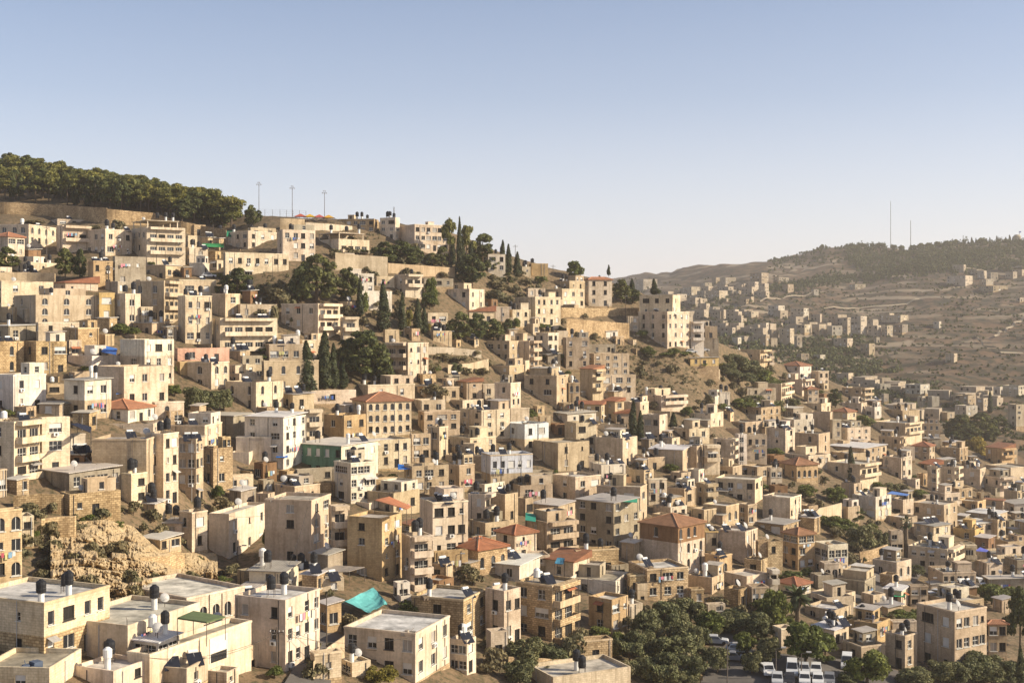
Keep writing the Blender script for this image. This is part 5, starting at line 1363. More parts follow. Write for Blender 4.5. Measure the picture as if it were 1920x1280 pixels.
c_ = mix(nt_, 'MIX', (.57,.43,.25), (.43,.30,.155), ramp(nt_, noise(nt_, g_, .22, 6, .7), [(.35, 0), (.65, 1)])); c_ = mix(nt_, 'MULTIPLY', c_, ramp(nt_, noise(nt_, scaled(nt_, g_, (1.4,1.4,.5)), 1.0, 6, .75), [(.3, .55), (.6, 1.12)]))
nt_.links.new(c_, b_.inputs['Base Color']); bump(nt_, b_, noise(nt_, g_, 1.6, 8, .75), 1.0, .5); M['rock'] = m_
rocks()
# car park, lane and road sheets -------------------------------------------------------------------
def drape(name, rows, mat, lift=.07, nu=14):
    V, Q = [], []
    R2 = []
    for a, b in zip(rows[:-1], rows[1:]):
        for i in range(6): R2.append([lerp(a[k], b[k], i/6) for k in range(3)])
    R2.append(rows[-1])
    for y, x0, x1 in R2:
        for i in range(nu):
            px = lerp(x0, x1, i/(nu-1)); p = on(px, y); p.z += lift; V.append(tuple(p))
    for j in range(len(R2)-1):
        for i in range(nu-1): Q.append((j*nu+i, j*nu+i+1, (j+1)*nu+i+1, (j+1)*nu+i))
    me = bpy.data.meshes.new(name); me.from_pydata(V, [], Q); me.materials.append(mat); return tag(link(bpy.data.objects.new(name, me)), kind='structure')
drape('parking_lot', [(1330,1290,1760),(1262,1322,1700),(1240,1330,1620),(1222,1336,1420),(1200,1338,1378),(1188,1345,1372)], M['asphalt'], .12)
drape('lane', [(1290,530,620),(1240,560,625),(1200,590,640),(1150,625,660)], M['asphalt'], .3)
drape('road', [(1130,1585,1660),(1110,1600,1690),(1090,1610,1720),(1075,1640,1730)], M['asphalt'], .3)
# vehicles ------------------------------------------------------------------------------------------
def car_meshes(van):
    L_, W_, H1, H2 = (4.6, 1.85, 1.15, 2.15) if van else (4.3, 1.75, .92, 1.48)
    mb = MB(); hw = W_/2
    prof = [(-L_/2,.28),(-L_/2,.75),(-L_/2+.1,H1 if not van else 1.1)] + ([(-L_/2+.25,H2-.06),(-L_/2+.5,H2),(L_/2-1.35,H2),(L_/2-.7,H1)] if van else [(-L_/2+.35,H1+.02),(-L_/2+.75,H2),(L_/2-1.9,H2),(L_/2-1.15,H1)])+[(L_/2-.2,.82),(L_/2,.62),(L_/2,.28)]
    def w_at(z): return hw*(1 if z < H1 else 1-.16*(z-H1)/(H2-H1))
    l = [(x,-w_at(z),z) for x,z in prof]; r_ = [(x,w_at(z),z) for x,z in prof]
    for i in range(len(prof)):
        j = (i+1) % len(prof); mb.face([l[i], r_[i], r_[j], l[j]])
    mb.face(l[::-1]); mb.face(r_)
    body = mb.mesh('body', [M['paint']])
    g_ = MB(); zt = H2-.12; zb = H1+.05; xr, xf = (-L_/2+.45, L_/2-1.2) if van else (-L_/2+.8, L_/2-1.75)
    for sg in (-1, 1):
        a, b2 = sg*(w_at(zb)+.012), sg*(w_at(zt)+.012); g_.face([(xr-.2,a,zb),(xf+.35,a,zb),(xf,b2,zt),(xr,b2,zt)][::sg])
    k = [i for i,(x,z) in enumerate(prof) if z == H2][-1]; (xa,za),(xb,zb2) = prof[k], prof[k+1]
    f = lambda t, s: (lerp(xa,xb,t)+.02, s*(w_at(lerp(za,zb2,t))-.1), lerp(za,zb2,t)+.02); g_.face([f(.95,-1), f(.95,1), f(.1,1), f(.1,-1)])
    k0 = 2; (xa2,za2),(xb3,zb3) = prof[k0], prof[k0+1]
    if not van: (xa2,za2),(xb3,zb3) = prof[3], prof[4]
    f2 = lambda t, s: (lerp(xa2,xb3,t)-.02, s*(w_at(lerp(za2,zb3,t))-.1), lerp(za2,zb3,t)+.02); g_.face([f2(.1,1), f2(.1,-1), f2(.9,-1), f2(.9,1)])
    glass = g_.mesh('windows', [M['glass']])
    wm = MB(); wm.tube((0,-.1,0),(0,.1,0), .31, n=14); wheel = wm.mesh('wheel', [M['rubber']])
    hm = MB(); hm.box((-.03,-.17,-.08),(.03,.17,.08)); lamp = hm.mesh('headlight', [M['white']])
    return body, glass, wheel, lamp, L_, W_
CARS = {v: car_meshes(v) for v in (0, 1)}
def car(px, py, ang, c, label, van=0, group='cars in the car park', cat='car', name='parked_car'):
    body, glass, wheel, lamp, L_, W_ = CARS[van]; p = on(px, py); p.z += .15; root = empty(name, p, R(ang))
    col(link(bpy.data.objects.new('body', body), root), c); link(bpy.data.objects.new('windows', glass), root)
    for sx in (-1, 1):
        for sy in (-1, 1): o = link(bpy.data.objects.new('wheel', wheel), root); o.location = (sx*L_*.31, sy*(W_/2-.08), .31)
    for sy in (-1, 1): o = link(bpy.data.objects.new('headlight', lamp), root); o.location = (L_/2-.02, sy*W_*.34, .62)
    return tag(root, label, cat, group)
Wc, Gc, Bc, Sc = (.58,.57,.55), (.16,.16,.17), (.02,.02,.025), (.42,.42,.42)
car(*tp('P',180,1215), -102, Wc, 'white delivery van parked nose out beside the lamp post', 1, cat='van', name='parked_van')
car(*tp('P',270,1210), -101, Sc, 'silver car between the white van and a white hatchback')
car(*tp('P',360,1210), -104, Wc, 'white hatchback at the end of the parked row')
car(*tp('P',5,1215), -98, Wc, 'white car half hidden by the lamp post tree, left of the delivery van')
car(*tp('P',70,1283), -101, Sc, 'silver car at the bottom edge below the lamp post')
car(*tp('P',275,1282), -102, Wc, 'white car at the bottom edge below the silver car')
car(*tp('P',375,1288), -103, Wc, 'white car at the bottom edge between a white and a dark car')
car(*tp('P',460,1285), -104, Gc, 'dark grey car at the bottom edge under the round tree')
car(*tp('P',160,1290), -102, Bc, 'black car at the bottom edge below the delivery van')
car(*tp('P',592,1165), -106, Wc, 'white truck with a dark windscreen beside the dark tree', 1, cat='van', name='parked_van')
car(*tp('O',1530,990), -10, Sc, 'silver car shaded by olive trees at the car park entrance')
car(*tp('O',1700,1055), -8, Wc, 'white pickup loaded with bright goods beside the car park', 0, name='pickup_truck', cat='pickup')
car(*tp('O',1665,1115), -15, Gc, 'dark car parked behind the loaded pickup')
car(*tp('O',1915,1215), -80, Wc, 'white car parked under the car park bushes')
car(*tp('L',1568,1118), -60, Wc, 'white four-wheel drive parked on the street by the massive corner block', 1, 'cars on the street')
car(*tp('L',1232,1212), -70, Wc, 'white car with dark windows on the street below the massive corner block', 0, 'cars on the street')
car(*tp('L',1285,1192), -40, Sc, 'silver car behind the white one on the street', 0, 'cars on the street')
car(*tp('L',1440,1185), 10, Sc, 'grey car shaded beside the tall street mast', 0, 'cars on the street')
car(*tp('A',1300,1030), 10, Bc, 'black car parked below the stacked-balcony block', 0, 'cars on the hillside street')
car(*tp('A',1275,1005), 10, Wc, 'white van parked behind the black car', 1, 'cars on the hillside street', 'van', 'parked_van')
car(*tp('A',1570,1045), 5, Wc, 'white car parked by the grey wall below the bank', 0, 'cars on the hillside street')
car(*tp('C',1345,1130), 8, Wc, 'white car parked in front of the stepped apartment block', 0, 'cars on the crest road')
car(*tp('C',1435,1118), 8, Sc, 'silver car beside the crest road ramp', 0, 'cars on the crest road')
# canopies, tarpaulins ---------------------------------------------------------------------------------
def canopy(pts, t, c, name, cat, label, posts=2.3, mat='fabric', thick=.06, sag=.0, Dpy=None, posts_on=True, lift=0):
    """pts: four zoom corners (front-left, front-right, back-right, back-left), standing on the terrain/roof at depth of row Dpy"""
    px0, py0 = tp(t, *pts[0]); D0 = near.at(px0, tp(t, 0, Dpy)[1] if Dpy else py0)
    A = P3(px0, py0, D0); zf = A.z; Q = []
    for i, (x, y) in enumerate(pts):
        px, py = tp(t, x, y)
        if i == 0: Q.append(A); continue
        # depth from a nearly level roof plane: keep height within the sight line
        den = -(py-HY)/F; D = zf/den if abs(den) > .02 else D0
        D = min(max(D, D0*.93), D0*(1.0 if i == 1 else 1.0)+9*(1 if i > 1 else .6)); D = max(D, D0+3) if i > 1 else D
        Q.append(P3(px, py, D))
    root = empty(name, A); mb = MB(); n = 10; loc = [p-A for p in Q]; grid = []
    for i in range(n+1):
        for j in range(n+1):
            u, v = i/n, j/n; p = loc[0]*(1-u)*(1-v)+loc[1]*u*(1-v)+loc[2]*u*v+loc[3]*(1-u)*v; p = p+Vector((0,0,-sag*4*u*(1-u)*v*(1-v)*2+ (sag*.5*fbm(np.array([u*4+px0]), np.array([v*4.]), 3)[0] if sag else 0))); grid.append(p)
    up = Vector((0,0,thick))
    for i in range(n):
        for j in range(n):
            a, b, c2, d = grid[i*(n+1)+j], grid[(i+1)*(n+1)+j], grid[(i+1)*(n+1)+j+1], grid[i*(n+1)+j+1]
            uv = [(i*.5,j*.5),((i+1)*.5,j*.5),((i+1)*.5,(j+1)*.5),(i*.5,(j+1)*.5)]; mb.face([a+up,b+up,c2+up,d+up], uv); mb.face([d,c2,b,a], uv)
    for k in range(4): mb.face([loc[k], loc[(k+1)%4], loc[(k+1)%4]+up, loc[k]+up])
    col(mb.build('cover', M[mat], root), c)
    if posts_on:
        for p in loc: pm = MB(); pm.tube(p, p-Vector((0,0,posts)), .05, n=6); pm.build('post', M['iron'], root)
    tag(root, label, cat); return root
canopy([(1330,800),(1550,832),(1690,790),(1450,748)], 'M', (.10,.13,.055), 'pergola', 'pergola', 'flat green pergola on dark posts over the roof terrace', 2.6, 'fabric', .18, Dpy=1262)
canopy([(650,680),(850,745),(985,680),(880,565)], 'N', (.11,.36,.34), 'tarpaulin', 'tarpaulin', 'big teal tarpaulin sheet draped over a yard', 2.4, 'fabric', .05, 1.8, Dpy=760)
canopy([(460,455),(700,445),(815,412),(560,398)], 'N', (.26,.22,.18), 'awning', 'awning', 'ragged grey sheet roof on poles above the lane', 2.3, 'fabric', .08, .5, Dpy=560)
canopy([(890,790),(1130,860),(1165,838),(1000,765)], 'J', (.46,.17,.07), 'canopy', 'canopy', 'rust-red corrugated canopy on the ochre roof terrace', 2.2, 'sheet', .1, Dpy=1400)
canopy([(870,955),(1020,940),(1000,918),(880,920)], 'E', (.09,.20,.47), 'awning', 'awning', 'sky blue cloth awning above the bright red roof', 2, 'fabric', .05, .2, Dpy=1050)
canopy([(760,640),(870,662),(880,615),(770,590)], 'E', (.03,.12,.38), 'tarpaulin', 'tarpaulin', 'dark blue tarpaulin over rubble by the grey shed roof', 1.5, 'fabric', .05, .4, Dpy=720)
canopy([(1065,560),(1160,556),(1160,530),(1065,520)], 'J', (.01,.13,.46), 'tarpaulin', 'tarpaulin', 'bright blue tarpaulin strip on a low roof edge', 1.6, 'fabric', .05, .1, Dpy=720)
canopy([(150,470),(238,470),(238,412),(150,418)], 'J', (.01,.14,.48), 'tarpaulin', 'tarpaulin', 'bright blue sheet hanging beside the white sheet-roofed house', 2, 'fabric', .05, .1, Dpy=570)
canopy([(805,560),(940,568),(940,530),(805,526)], 'K', (.04,.30,.17), 'screen', 'screen', 'bright green cloth screen on the soot-grey block roof', 2, 'fabric', .05, .05, Dpy=920)
canopy([(100,700),(178,712),(180,655),(102,645)], 'K', (.02,.25,.17), 'screen', 'screen', 'dark green cloth screen beside a white roof vault', 1.8, 'fabric', .05, .05, Dpy=900)
canopy([(890,420),(1040,438),(1060,425),(930,402)], 'L', (.08,.17,.42), 'tarpaulin', 'tarpaulin', 'blue tarpaulin shade over the terrace of the tarpaulin-side house', 2, 'fabric', .05, .2, Dpy=600)
canopy([(1555,850),(1640,858),(1655,845),(1590,822)], 'L', (.10,.12,.42), 'tarpaulin', 'tarpaulin', 'violet-blue tarpaulin beside the massive corner block', 2, 'fabric', .05, .15, Dpy=980)
canopy([(935,1190),(1010,1195),(1052,1160),(990,1150)], 'L', (.03,.30,.12), 'tarpaulin', 'tarpaulin', 'green tarpaulin sagging over a courtyard', 2, 'fabric', .05, .4, Dpy=1260)
canopy([(1700,735),(1760,740),(1755,690),(1700,690)], 'A', (.02,.16,.08), 'net', 'net', 'dark green net hung at the roof corner of the green-netted house', 2, 'fabric', .05, .1, Dpy=820)
canopy([(1510,810),(1680,815),(1680,788),(1520,785)], 'A', (.03,.20,.07), 'net', 'net', 'green fence netting above the plain bank walls', 1.2, 'fabric', .05, .05, Dpy=850)
canopy([(325,600),(395,610),(440,575),(380,555)], 'O' if False else 'K', (.03,.22,.36), 'parasol', 'parasol', 'blue cloth thrown over a rooftop tank frame', 2, 'fabric', .05, .3, Dpy=1200) if False else None
canopy([(320,385),(385,390),(395,345),(340,340)], 'O', (.03,.14,.22), 'tarpaulin', 'tarpaulin', 'blue cloth heaped over a cluttered roof frame', 2.2, 'fabric', .05, .5, Dpy=560)
canopy([(530,220),(680,285),(685,240),(580,212)], 'I', (.012,.016,.035), 'tent', 'tent', 'dark navy tent cover between two houses', 3, 'fabric', .05, .4, Dpy=480)
canopy([(575,1040),(640,1040),(640,980),(580,985)], 'O', (.03,.25,.15), 'screen', 'screen', 'x', 2) if False else None
# the ridge shade canopies ------------------------------------------------------------------------------
def shade():
    for i, c in enumerate([(.45,.10,.06),(.60,.36,.03),(.46,.10,.08),(.60,.33,.04)]):
        x0 = 300+i*70; px, py = tp('B', x0+35, 598+i*3); D = near.at(px, py+6); p = P3(px, py, D); m = D/F
        root = empty('shade_canopy', p); w = 12*m; h = 9*m; mb = MB()
        top = Vector((0,0,h)); cs = [Vector((sx*w*.95, sy*w*.6, h*.35)) for sx, sy in ((-1,-1),(1,-1),(1,1),(-1,1))]
        for k in range(4): mb.face([cs[k], cs[(k+1)%4], top]); mb.face([top, cs[(k+1)%4]-Vector((0,0,.06)), cs[k]-Vector((0,0,.06))])
        col(mb.build('cover', M['fabric'], root), c)
        for q_ in cs: pm = MB(); pm.tube(q_, (q_.x, q_.y, -2), .06, n=5); pm.build('post', M['iron'], root)
        tag(root, ['red peaked shade canopy nearest the floodlights on the ridge','yellow peaked shade canopy between two red ones on the ridge','red peaked shade canopy between two yellow ones on the ridge','yellow peaked shade canopy at the low end of the ridge row'][i], 'canopy', 'shade canopies on the ridge')
shade()
# poles, masts, fence -----------------------------------------------------------------------------------
def pole(px, yb, yt, r0, label, cat='pole', name='utility_pole', head=None, sheet=near, foot=1.5):
    D = sheet.at(px, yb); p = P3(px, yb, D); h = (yb-yt)*D/F; root = empty(name, p)
    mb = MB(); mb.tube((0,0,-foot),(0,0,h), r0, r0*.7, n=8); mb.build('mast', M['iron'], root)
    if head == 'flood':
        for k, (dx, dz) in enumerate(((-1.3,-.2),(-.5,.55),(.5,.5),(1.3,-.25),(0,-.5))):
            hm = MB(); hm.box((dx*.55-.18,-.15,h+dz*.9-.16),(dx*.55+.18,.12,h+dz*.9+.16)); hm.build('floodlight', M['dish'], root)
        am = MB(); am.box((-.7,-.04,h-.08),(.7,.04,h)); am.build('crossarm', M['iron'], root)
    if head == 'lamp':
        am = MB(); am.tube((0,0,h),(1.1,0,h+.3), .05, n=6); am.build('arm', M['iron'], root); hm = MB(); hm.box((.8,-.16,h+.2),(1.6,.16,h+.38)); hm.build('lamp_head', M['dish'], root)
    if head == 'cross':
        am = MB(); am.box((-.9,-.06,h-.7),(.9,.06,h-.58)); am.build('crossarm', M['iron'], root)
        for k in (-.8,-.3,.3,.8): im = MB(); im.tube((k,0,h-.58),(k,0,h-.38),.05,n=6); im.build('insulator', M['white'], root)
    if head == 'lattice':
        for k in range(14): bm = MB(); bm.box((-.5,-.5,h*k/14),(.5,.5,h*k/14+.3)); bm.build('crossbar', M['iron'], root)
    if label: tag(root, label, cat)
    else: want(root, px, (yb+yt)/2, cat, 'thin iron pole')
    return root
for x, yt, yb, l in ((485.5,345,394,'floodlight mast closest to the pine wood on the ridge'),(548,352,410,'floodlight mast in the middle of the ridge row'),(608.5,361,412,'floodlight mast above the shade canopies')): pole(x, yb, yt, .11, l, 'floodlight mast', 'floodlight_mast', 'flood')
pole(1670, 462, 377, .38, 'tallest thin radio mast on the far hill', 'mast', 'radio_mast', None, far); pole(1707.5, 461, 413, .45, 'shorter thin radio mast on the far hill', 'mast', 'radio_mast', None, far)
pole(1806, 450, 441, .5, 'slim aerial among the far skyline trees', 'mast', 'radio_mast', None, far)
pole(*tp('B',1035,590), tp('B',0,512)[1], .2, 'striped antenna mast on the school stair tower', 'mast', 'antenna_mast', None, near)
for t, x, yb, yt, hd, l in (('P',60,1255,1025,'lamp','lamp post standing over the parked delivery van'),('P',250,1255,1060,'lamp','thin lamp post behind the silver car'),('L',1212,1190,1060,'lamp','street lamp by the white street car'),('N',1500,480,320,'lamp','street lamp with round head below the stone red-hip house'),
   ('L',1410,1280,980,'cross','tall dark street mast in front of the massive corner block'),('N',1660,460,170,'cross','tall lamp pole against the stone red-hip house'),('C',25,470,315,'cross','power pole on the skyline above the ridge cypress'),('C',308,560,465,'cross','short power pole on the skyline beside the grey roof'),('C',138,470,420,None,'thin aerial on the skyline by the ochre box'),
   ('N',155,1190,860,'cross','power pole before the garage-door house'),('N',250,1180,870,None,None),('N',530,1020,610,None,'tall pole beside the drying-rack house'),('O',1615,1290,990,'lamp','lamp pole at the car park entrance'),('E',1220,850,560,'cross','power pole in front of the white-topped house'),('E',820,120,60,None,None),('E',1070,1000,750,None,None),('A',350,960,650,'cross','power pole in front of the arched cream house'),('A',1600,830,640,None,'thin pole before the lower stone wall'),
   ('A',815,1110,950,'cross','leaning power pole at the bare concrete block'),('A',1240,1000,830,None,None),('A',1500,1010,880,'cross',None),('B',1262,1270,1040,None,None),('B',125,1050,880,None,None),('F',1445,650,490,'lamp','street lamp above the yellow grass bank'),('F',800,520,450,'lamp',None),('F',1110,530,460,'lamp',None),('F',1725,800,690,None,None),('C',850,870,690,'cross','pole before the upper stone terrace wall'),('C',935,1130,985,'cross',None),('C',740,1060,980,None,None),('C',1155,1120,960,None,None),('C',1506,1100,1000,None,None),('C',230,1170,1030,None,None),
   ('G',1065,500,400,None,None),('G',1793,780,690,'cross','power pole below the crest olives'),('I',410,530,300,None,None),('I',1780,1260,1140,'lamp',None),('I',1688,790,720,'lamp',None),('J',1158,500,250,'cross','power pole beside the red-roofed mansion'),('J',400,1250,780,None,None),('H',1445,990,860,None,None),('H',1012,1220,1020,'cross','leaning pole between the valley houses'),('H',945,1010,960,None,None),('O',500,960,500,None,None),('O',570,640,480,None,None),('P',925,620,480,None,None),('L',930,1220,1120,None,None),('K',720,300,225,'lamp',None),('E',440,860,760,None,None),('E',1365,720,600,None,None)):
    px, b = tp(t, x, yb); _, a = tp(t, x, yt); pole(px, b, a, .11 if hd else .08, l, 'lamp post' if hd == 'lamp' else 'pole', 'lamp_post' if hd == 'lamp' else 'utility_pole', hd)
def fence(t, pts, hpx, label, step=8.0, wires=5):
    root = None; P = [tp(t, x, y) for x, y in pts]; prev = None; k = 0
    for (x0, y0), (x1, y1) in zip(P[:-1], P[1:]):
        n = max(1, int(abs(x1-x0)/step))
        for i in range(n+1):
            px, py = lerp(x0, x1, i/n), lerp(y0, y1, i/n); p = on(px, py+1)
            if root is None: root = empty('fence', p); O_ = p.copy()
            q_ = p-O_; h = hpx*near.at(px, py)/F; mb = MB(); mb.tube(q_-Vector((0,0,1)), q_+Vector((0,0,h)), .06, n=5); mb.build('post', M['iron'], root)
            if prev is not None and (prev[0]-q_).length > .2:
                wm = MB()
                for j in range(wires): wm.tube(prev[0]+Vector((0,0,prev[1]*(j+1)/wires)), q_+Vector((0,0,h*(j+1)/wires)), .02, n=4, caps=False)
                wm.build('mesh_panel', M['iron'], root)
            prev = (q_, h)
    return tag(root, label, 'fence')
fence('B', [(10,598),(180,600),(375,610)], 18, 'tall wire fence round the sports court below the floodlights', 11)
fence('B', [(375,625),(560,638),(735,652)], 8, 'long rail fence on the ridge wall', 6, 3)
fence('M', [(1270,520),(1500,535),(1800,560)], 6, 'rail fence along the far edge of the dish-roofed house', 6, 4) if False else None
# overhead cables
def cables():
    r = random.Random(14); ps = [o for o in COL.objects if o.name.startswith('utility_pole') and o.location.y < 420]; n = 0
    for o in ps:
        mast = o.children[0]; top = o.location+Vector((0,0,max(v.co.z for v in mast.data.vertices)-.2))
        cand = sorted((h for h in HOUSES if h['sheet'] is near and 8 < (h['C']-o.location).length < 45), key=lambda h: (h['C']-o.location).length)[:14]
        for h in r.sample(cand, min(2, len(cand))):
            b = h['C']+Vector((0,0,h['H']-.4)); mb = MB(); prev = None
            for i in range(9):
                t = i/8; p = top.lerp(b, t)-Vector((0,0,1.1*4*t*(1-t)))
                if prev is not None: mb.tube(prev-top, p-top, .028, n=4, caps=False)
                prev = p
            c = mb.build('overhead_cable', M['framed']); c.location = top; n += 1
            want(c, h['px'], h['yt'], 'cable', 'thin dark overhead cable', None, 'overhead cables')
cables()
# a person standing on a roof
def person():
    hs = [h for h in HOUSES if h['op']['colr'] == 'o' and abs(h['xl']-(1440+606/4)) < 1 and abs(h['yt']-(960+835/4)) < 1]
    if not hs: return
    h = hs[0]; p = roof_xy_(h, -h['W']*.3, h['L']*.35, h['base']+.02); root = empty('person', p, R(-30))
    V = [(0,0,.95),(0,0,1.2),(0,.01,1.42),(0,.0,1.52),(0,-.01,1.64),(.1,0,.9),(.11,-.02,.5),(.11,.02,.08),(.12,-.12,.04),(-.1,0,.9),(-.12,.03,.5),(-.12,.05,.08),(-.12,-.09,.04),(.2,0,1.40),(.26,.02,1.12),(.25,-.12,.92),(-.2,0,1.40),(-.25,.03,1.12),(-.24,-.1,.90)]
    E = [(0,1),(1,2),(2,3),(3,4),(0,5),(5,6),(6,7),(7,8),(0,9),(9,10),(10,11),(11,12),(2,13),(13,14),(14,15),(2,16),(16,17),(17,18)]
    rad = [.15,.14,.16,.06,.105,.10,.075,.05,.045,.10,.075,.05,.045,.07,.05,.04,.07,.05,.04]
    me = bpy.data.meshes.new('body'); me.from_pydata(V, E, []); o = link(bpy.data.objects.new('body', me), root); md = o.modifiers.new('skin', 'SKIN'); o.modifiers.new('sub', 'SUBSURF').levels = 1
    for i, sv in enumerate(me.skin_vertices[0].data): sv.radius = (rad[i], rad[i]*.85); sv.use_root = i == 0
    me.materials.append(M['fabric']); col(o, (.10,.16,.30)); hm = MB()
    for k in range(4): hm.tube((0,.0,1.62+.05*k),(0,.0,1.67+.05*k), .1*(1-.12*k*k*.5), .1*(1-.12*(k+1)**2*.45), n=10)
    col(hm.build('hair', M['fabric'], root), (.03,.02,.015)); tag(root, 'person in blue clothes standing on an ochre roof above the car park', 'person')
def roof_xy_(h, lx, ly, z): c, s = cos(-h['th']), sin(-h['th']); return h['C']+Vector((lx*c-ly*s, lx*s+ly*c, z))
person()
# dome-like summit building with a flag on the far hill
def summit():
    px, py = 1907, 452; D = far.at(px, py); m = D/F; root = empty('summit_tower', P3(px, py, D)); mb = MB(); mb.tube((0,0,-4),(0,0,9*m), 6*m, 7*m, n=16); mb.tube((0,0,9*m),(0,0,12*m), 7*m, 4*m, n=16); col(mb.build('wall', M['plaster'], root), (.40,.34,.25)); tag(root, 'squat round tower on the summit of the far hill', 'tower')
    r2 = empty('flag', P3(1911, 447, D)); fm = MB(); fm.tube((0,0,0),(0,0,14*m), .25, n=6); fm.build('pole', M['iron'], r2); cm = MB(); cm.face([(0,0,11*m),(4*m,.3,11*m),(4*m,.3,13.4*m),(0,0,13.4*m)]); col(cm.build('cloth', M['fabric'], r2), (.10,.16,.42)); tag(r2, 'small blue flag flying above the far summit tower', 'flag')
summit()
# person on the bottom-right roof
# laundry on lines along the sunny walls
def laundry():
    r = random.Random(8); k = 0
    CC = [(.55,.52,.50),(.40,.08,.10),(.06,.12,.36),(.62,.24,.28),(.08,.08,.09),(.50,.46,.20),(.20,.32,.42),(.60,.58,.55)]
    for h in HOUSES:
        if h['sheet'] is far or h['small'] or h['D'] > 400 or h['L'] < 3 or r.random() > .16: continue
        root = empty('laundry_line', roof_xy(h, .0, 0, 0), -h['th']); z = h['H']*r.choice([.42, .6, .75]); u = r.uniform(.1, .3)*h['L']; ln = min(3.2, h['L']*.55); k += 1
        lm = MB(); lm.tube((.55,u,z),(.55,u+ln,z),.015,n=4); lm.tube((0,u,z),(.55,u,z),.02,n=4); lm.tube((0,u+ln,z),(.55,u+ln,z),.02,n=4); lm.build('line', M['iron'], root)
        v = u+.1
        while v < u+ln-.3:
            w = r.uniform(.25,.6); d = r.uniform(.5,1.1); cm = MB(); cm.face([(.55,v,z-d),(.55,v+w,z-d),(.55,v+w,z),(.55,v,z)]); cm.face([(.57,v,z),(.57,v+w,z),(.57,v+w,z-d),(.57,v,z-d)]); col(cm.build('cloth', M['fabric'], root), r.choice(CC)); v += w+r.uniform(.05,.2)
        ROOF.append(dict(o=root, h=h, w='line of laundry', cat='laundry', on='on the sunlit wall of the'))
# ------------------------------------------------------------------ roof furniture on the houses
def tank_meshes():
    b = MB(); n = 12
    for (z0, r0), (z1, r1) in zip(((0,.5),(.06,.56),(.5,.58),(.55,.55),(.95,.58),(1.25,.54),(1.42,.3)), ((.06,.56),(.5,.58),(.55,.55),(.95,.58),(1.25,.54),(1.42,.3),(1.47,.24))): b.tube((0,0,z0),(0,0,z1), r0, r1, n=n, caps=False)
    b.tube((0,0,1.44),(0,0,1.52), .24, n=n)
    s = MB(); 
    for x in (-.42,.42):
        for y in (-.42,.42): s.tube((x,y,-.9),(x,y,0), .035, n=5)
    s.box((-.5,-.5,-.06),(.5,.5,-.005)); w = MB(); w.tube((0,0,-1.35),(0,0,-.02), .36, n=12)
    return b.mesh('vessel', [M['black']]), s.mesh('stand', [M['iron']]), w.mesh('boiler', [M['white']])
TK = tank_meshes(); wt = MB()
for (z0, r0), (z1, r1) in (((0,.5),(.9,.5)), ((.9,.5),(1.15,.2))): wt.tube((0,0,z0),(0,0,z1), r0, r1, n=12)
WT = wt.mesh('vessel', [M['white']])
sp = MB(); sp.tube((-.55,0,1.35),(.55,0,1.35), .27, n=12); SB = sp.mesh('boiler', [M['white']])
sp = MB(); sp.face([(-.9,-1.75,.1),(.9,-1.75,.1),(.9,-.35,1.3),(-.9,-.35,1.3)]); sp.face([(-.9,-.33,1.25),(.9,-.33,1.25),(.9,-1.73,.03),(-.9,-1.73,.03)]); SP = sp.mesh('collector', [M['solar']])
sp = MB()
for x in (0,): sp.tube((x,-1.75,.05),(x,-.3,1.33),.025,n=4); sp.tube((x,-.3,-.02),(x,-.3,1.33),.025,n=4)
SS = sp.mesh('frame', [M['dish']])
ds = MB(); nr, na = 4, 14; rad = .5
for i in range(nr):
    for j in range(na):
        f_ = lambda a, b: (rad*a/nr*cos(2*pi*b/na), -.17+.17*(a/nr)**2, rad*a/nr*sin(2*pi*b/na)); ds.face([f_(i,j), f_(i+1,j), f_(i+1,j+1), f_(i,j+1)] if i else [f_(0,0), f_(1,j), f_(1,j+1)])
DS = ds.mesh('dish', [M['dish']]); ds = MB(); ds.tube((0,.0,-1.0),(0,0,-.1),.035,n=5); ds.tube((0,-.28,-.1),(0,-.62,-.05),.02,n=4); DM = ds.mesh('mast', [M['iron']])
for m_ in (SB, TK[0], TK[2], WT, DS): m_.polygons.foreach_set('use_smooth', np.ones(len(m_.polygons), dtype=bool))
ROOF = []
def roof_xy(h, lx, ly, z): c, s = cos(-h['th']), sin(-h['th']); return h['C']+Vector((lx*c-ly*s, lx*s+ly*c, z))
cnt = dict(tank=0, solar=0, dish=0)
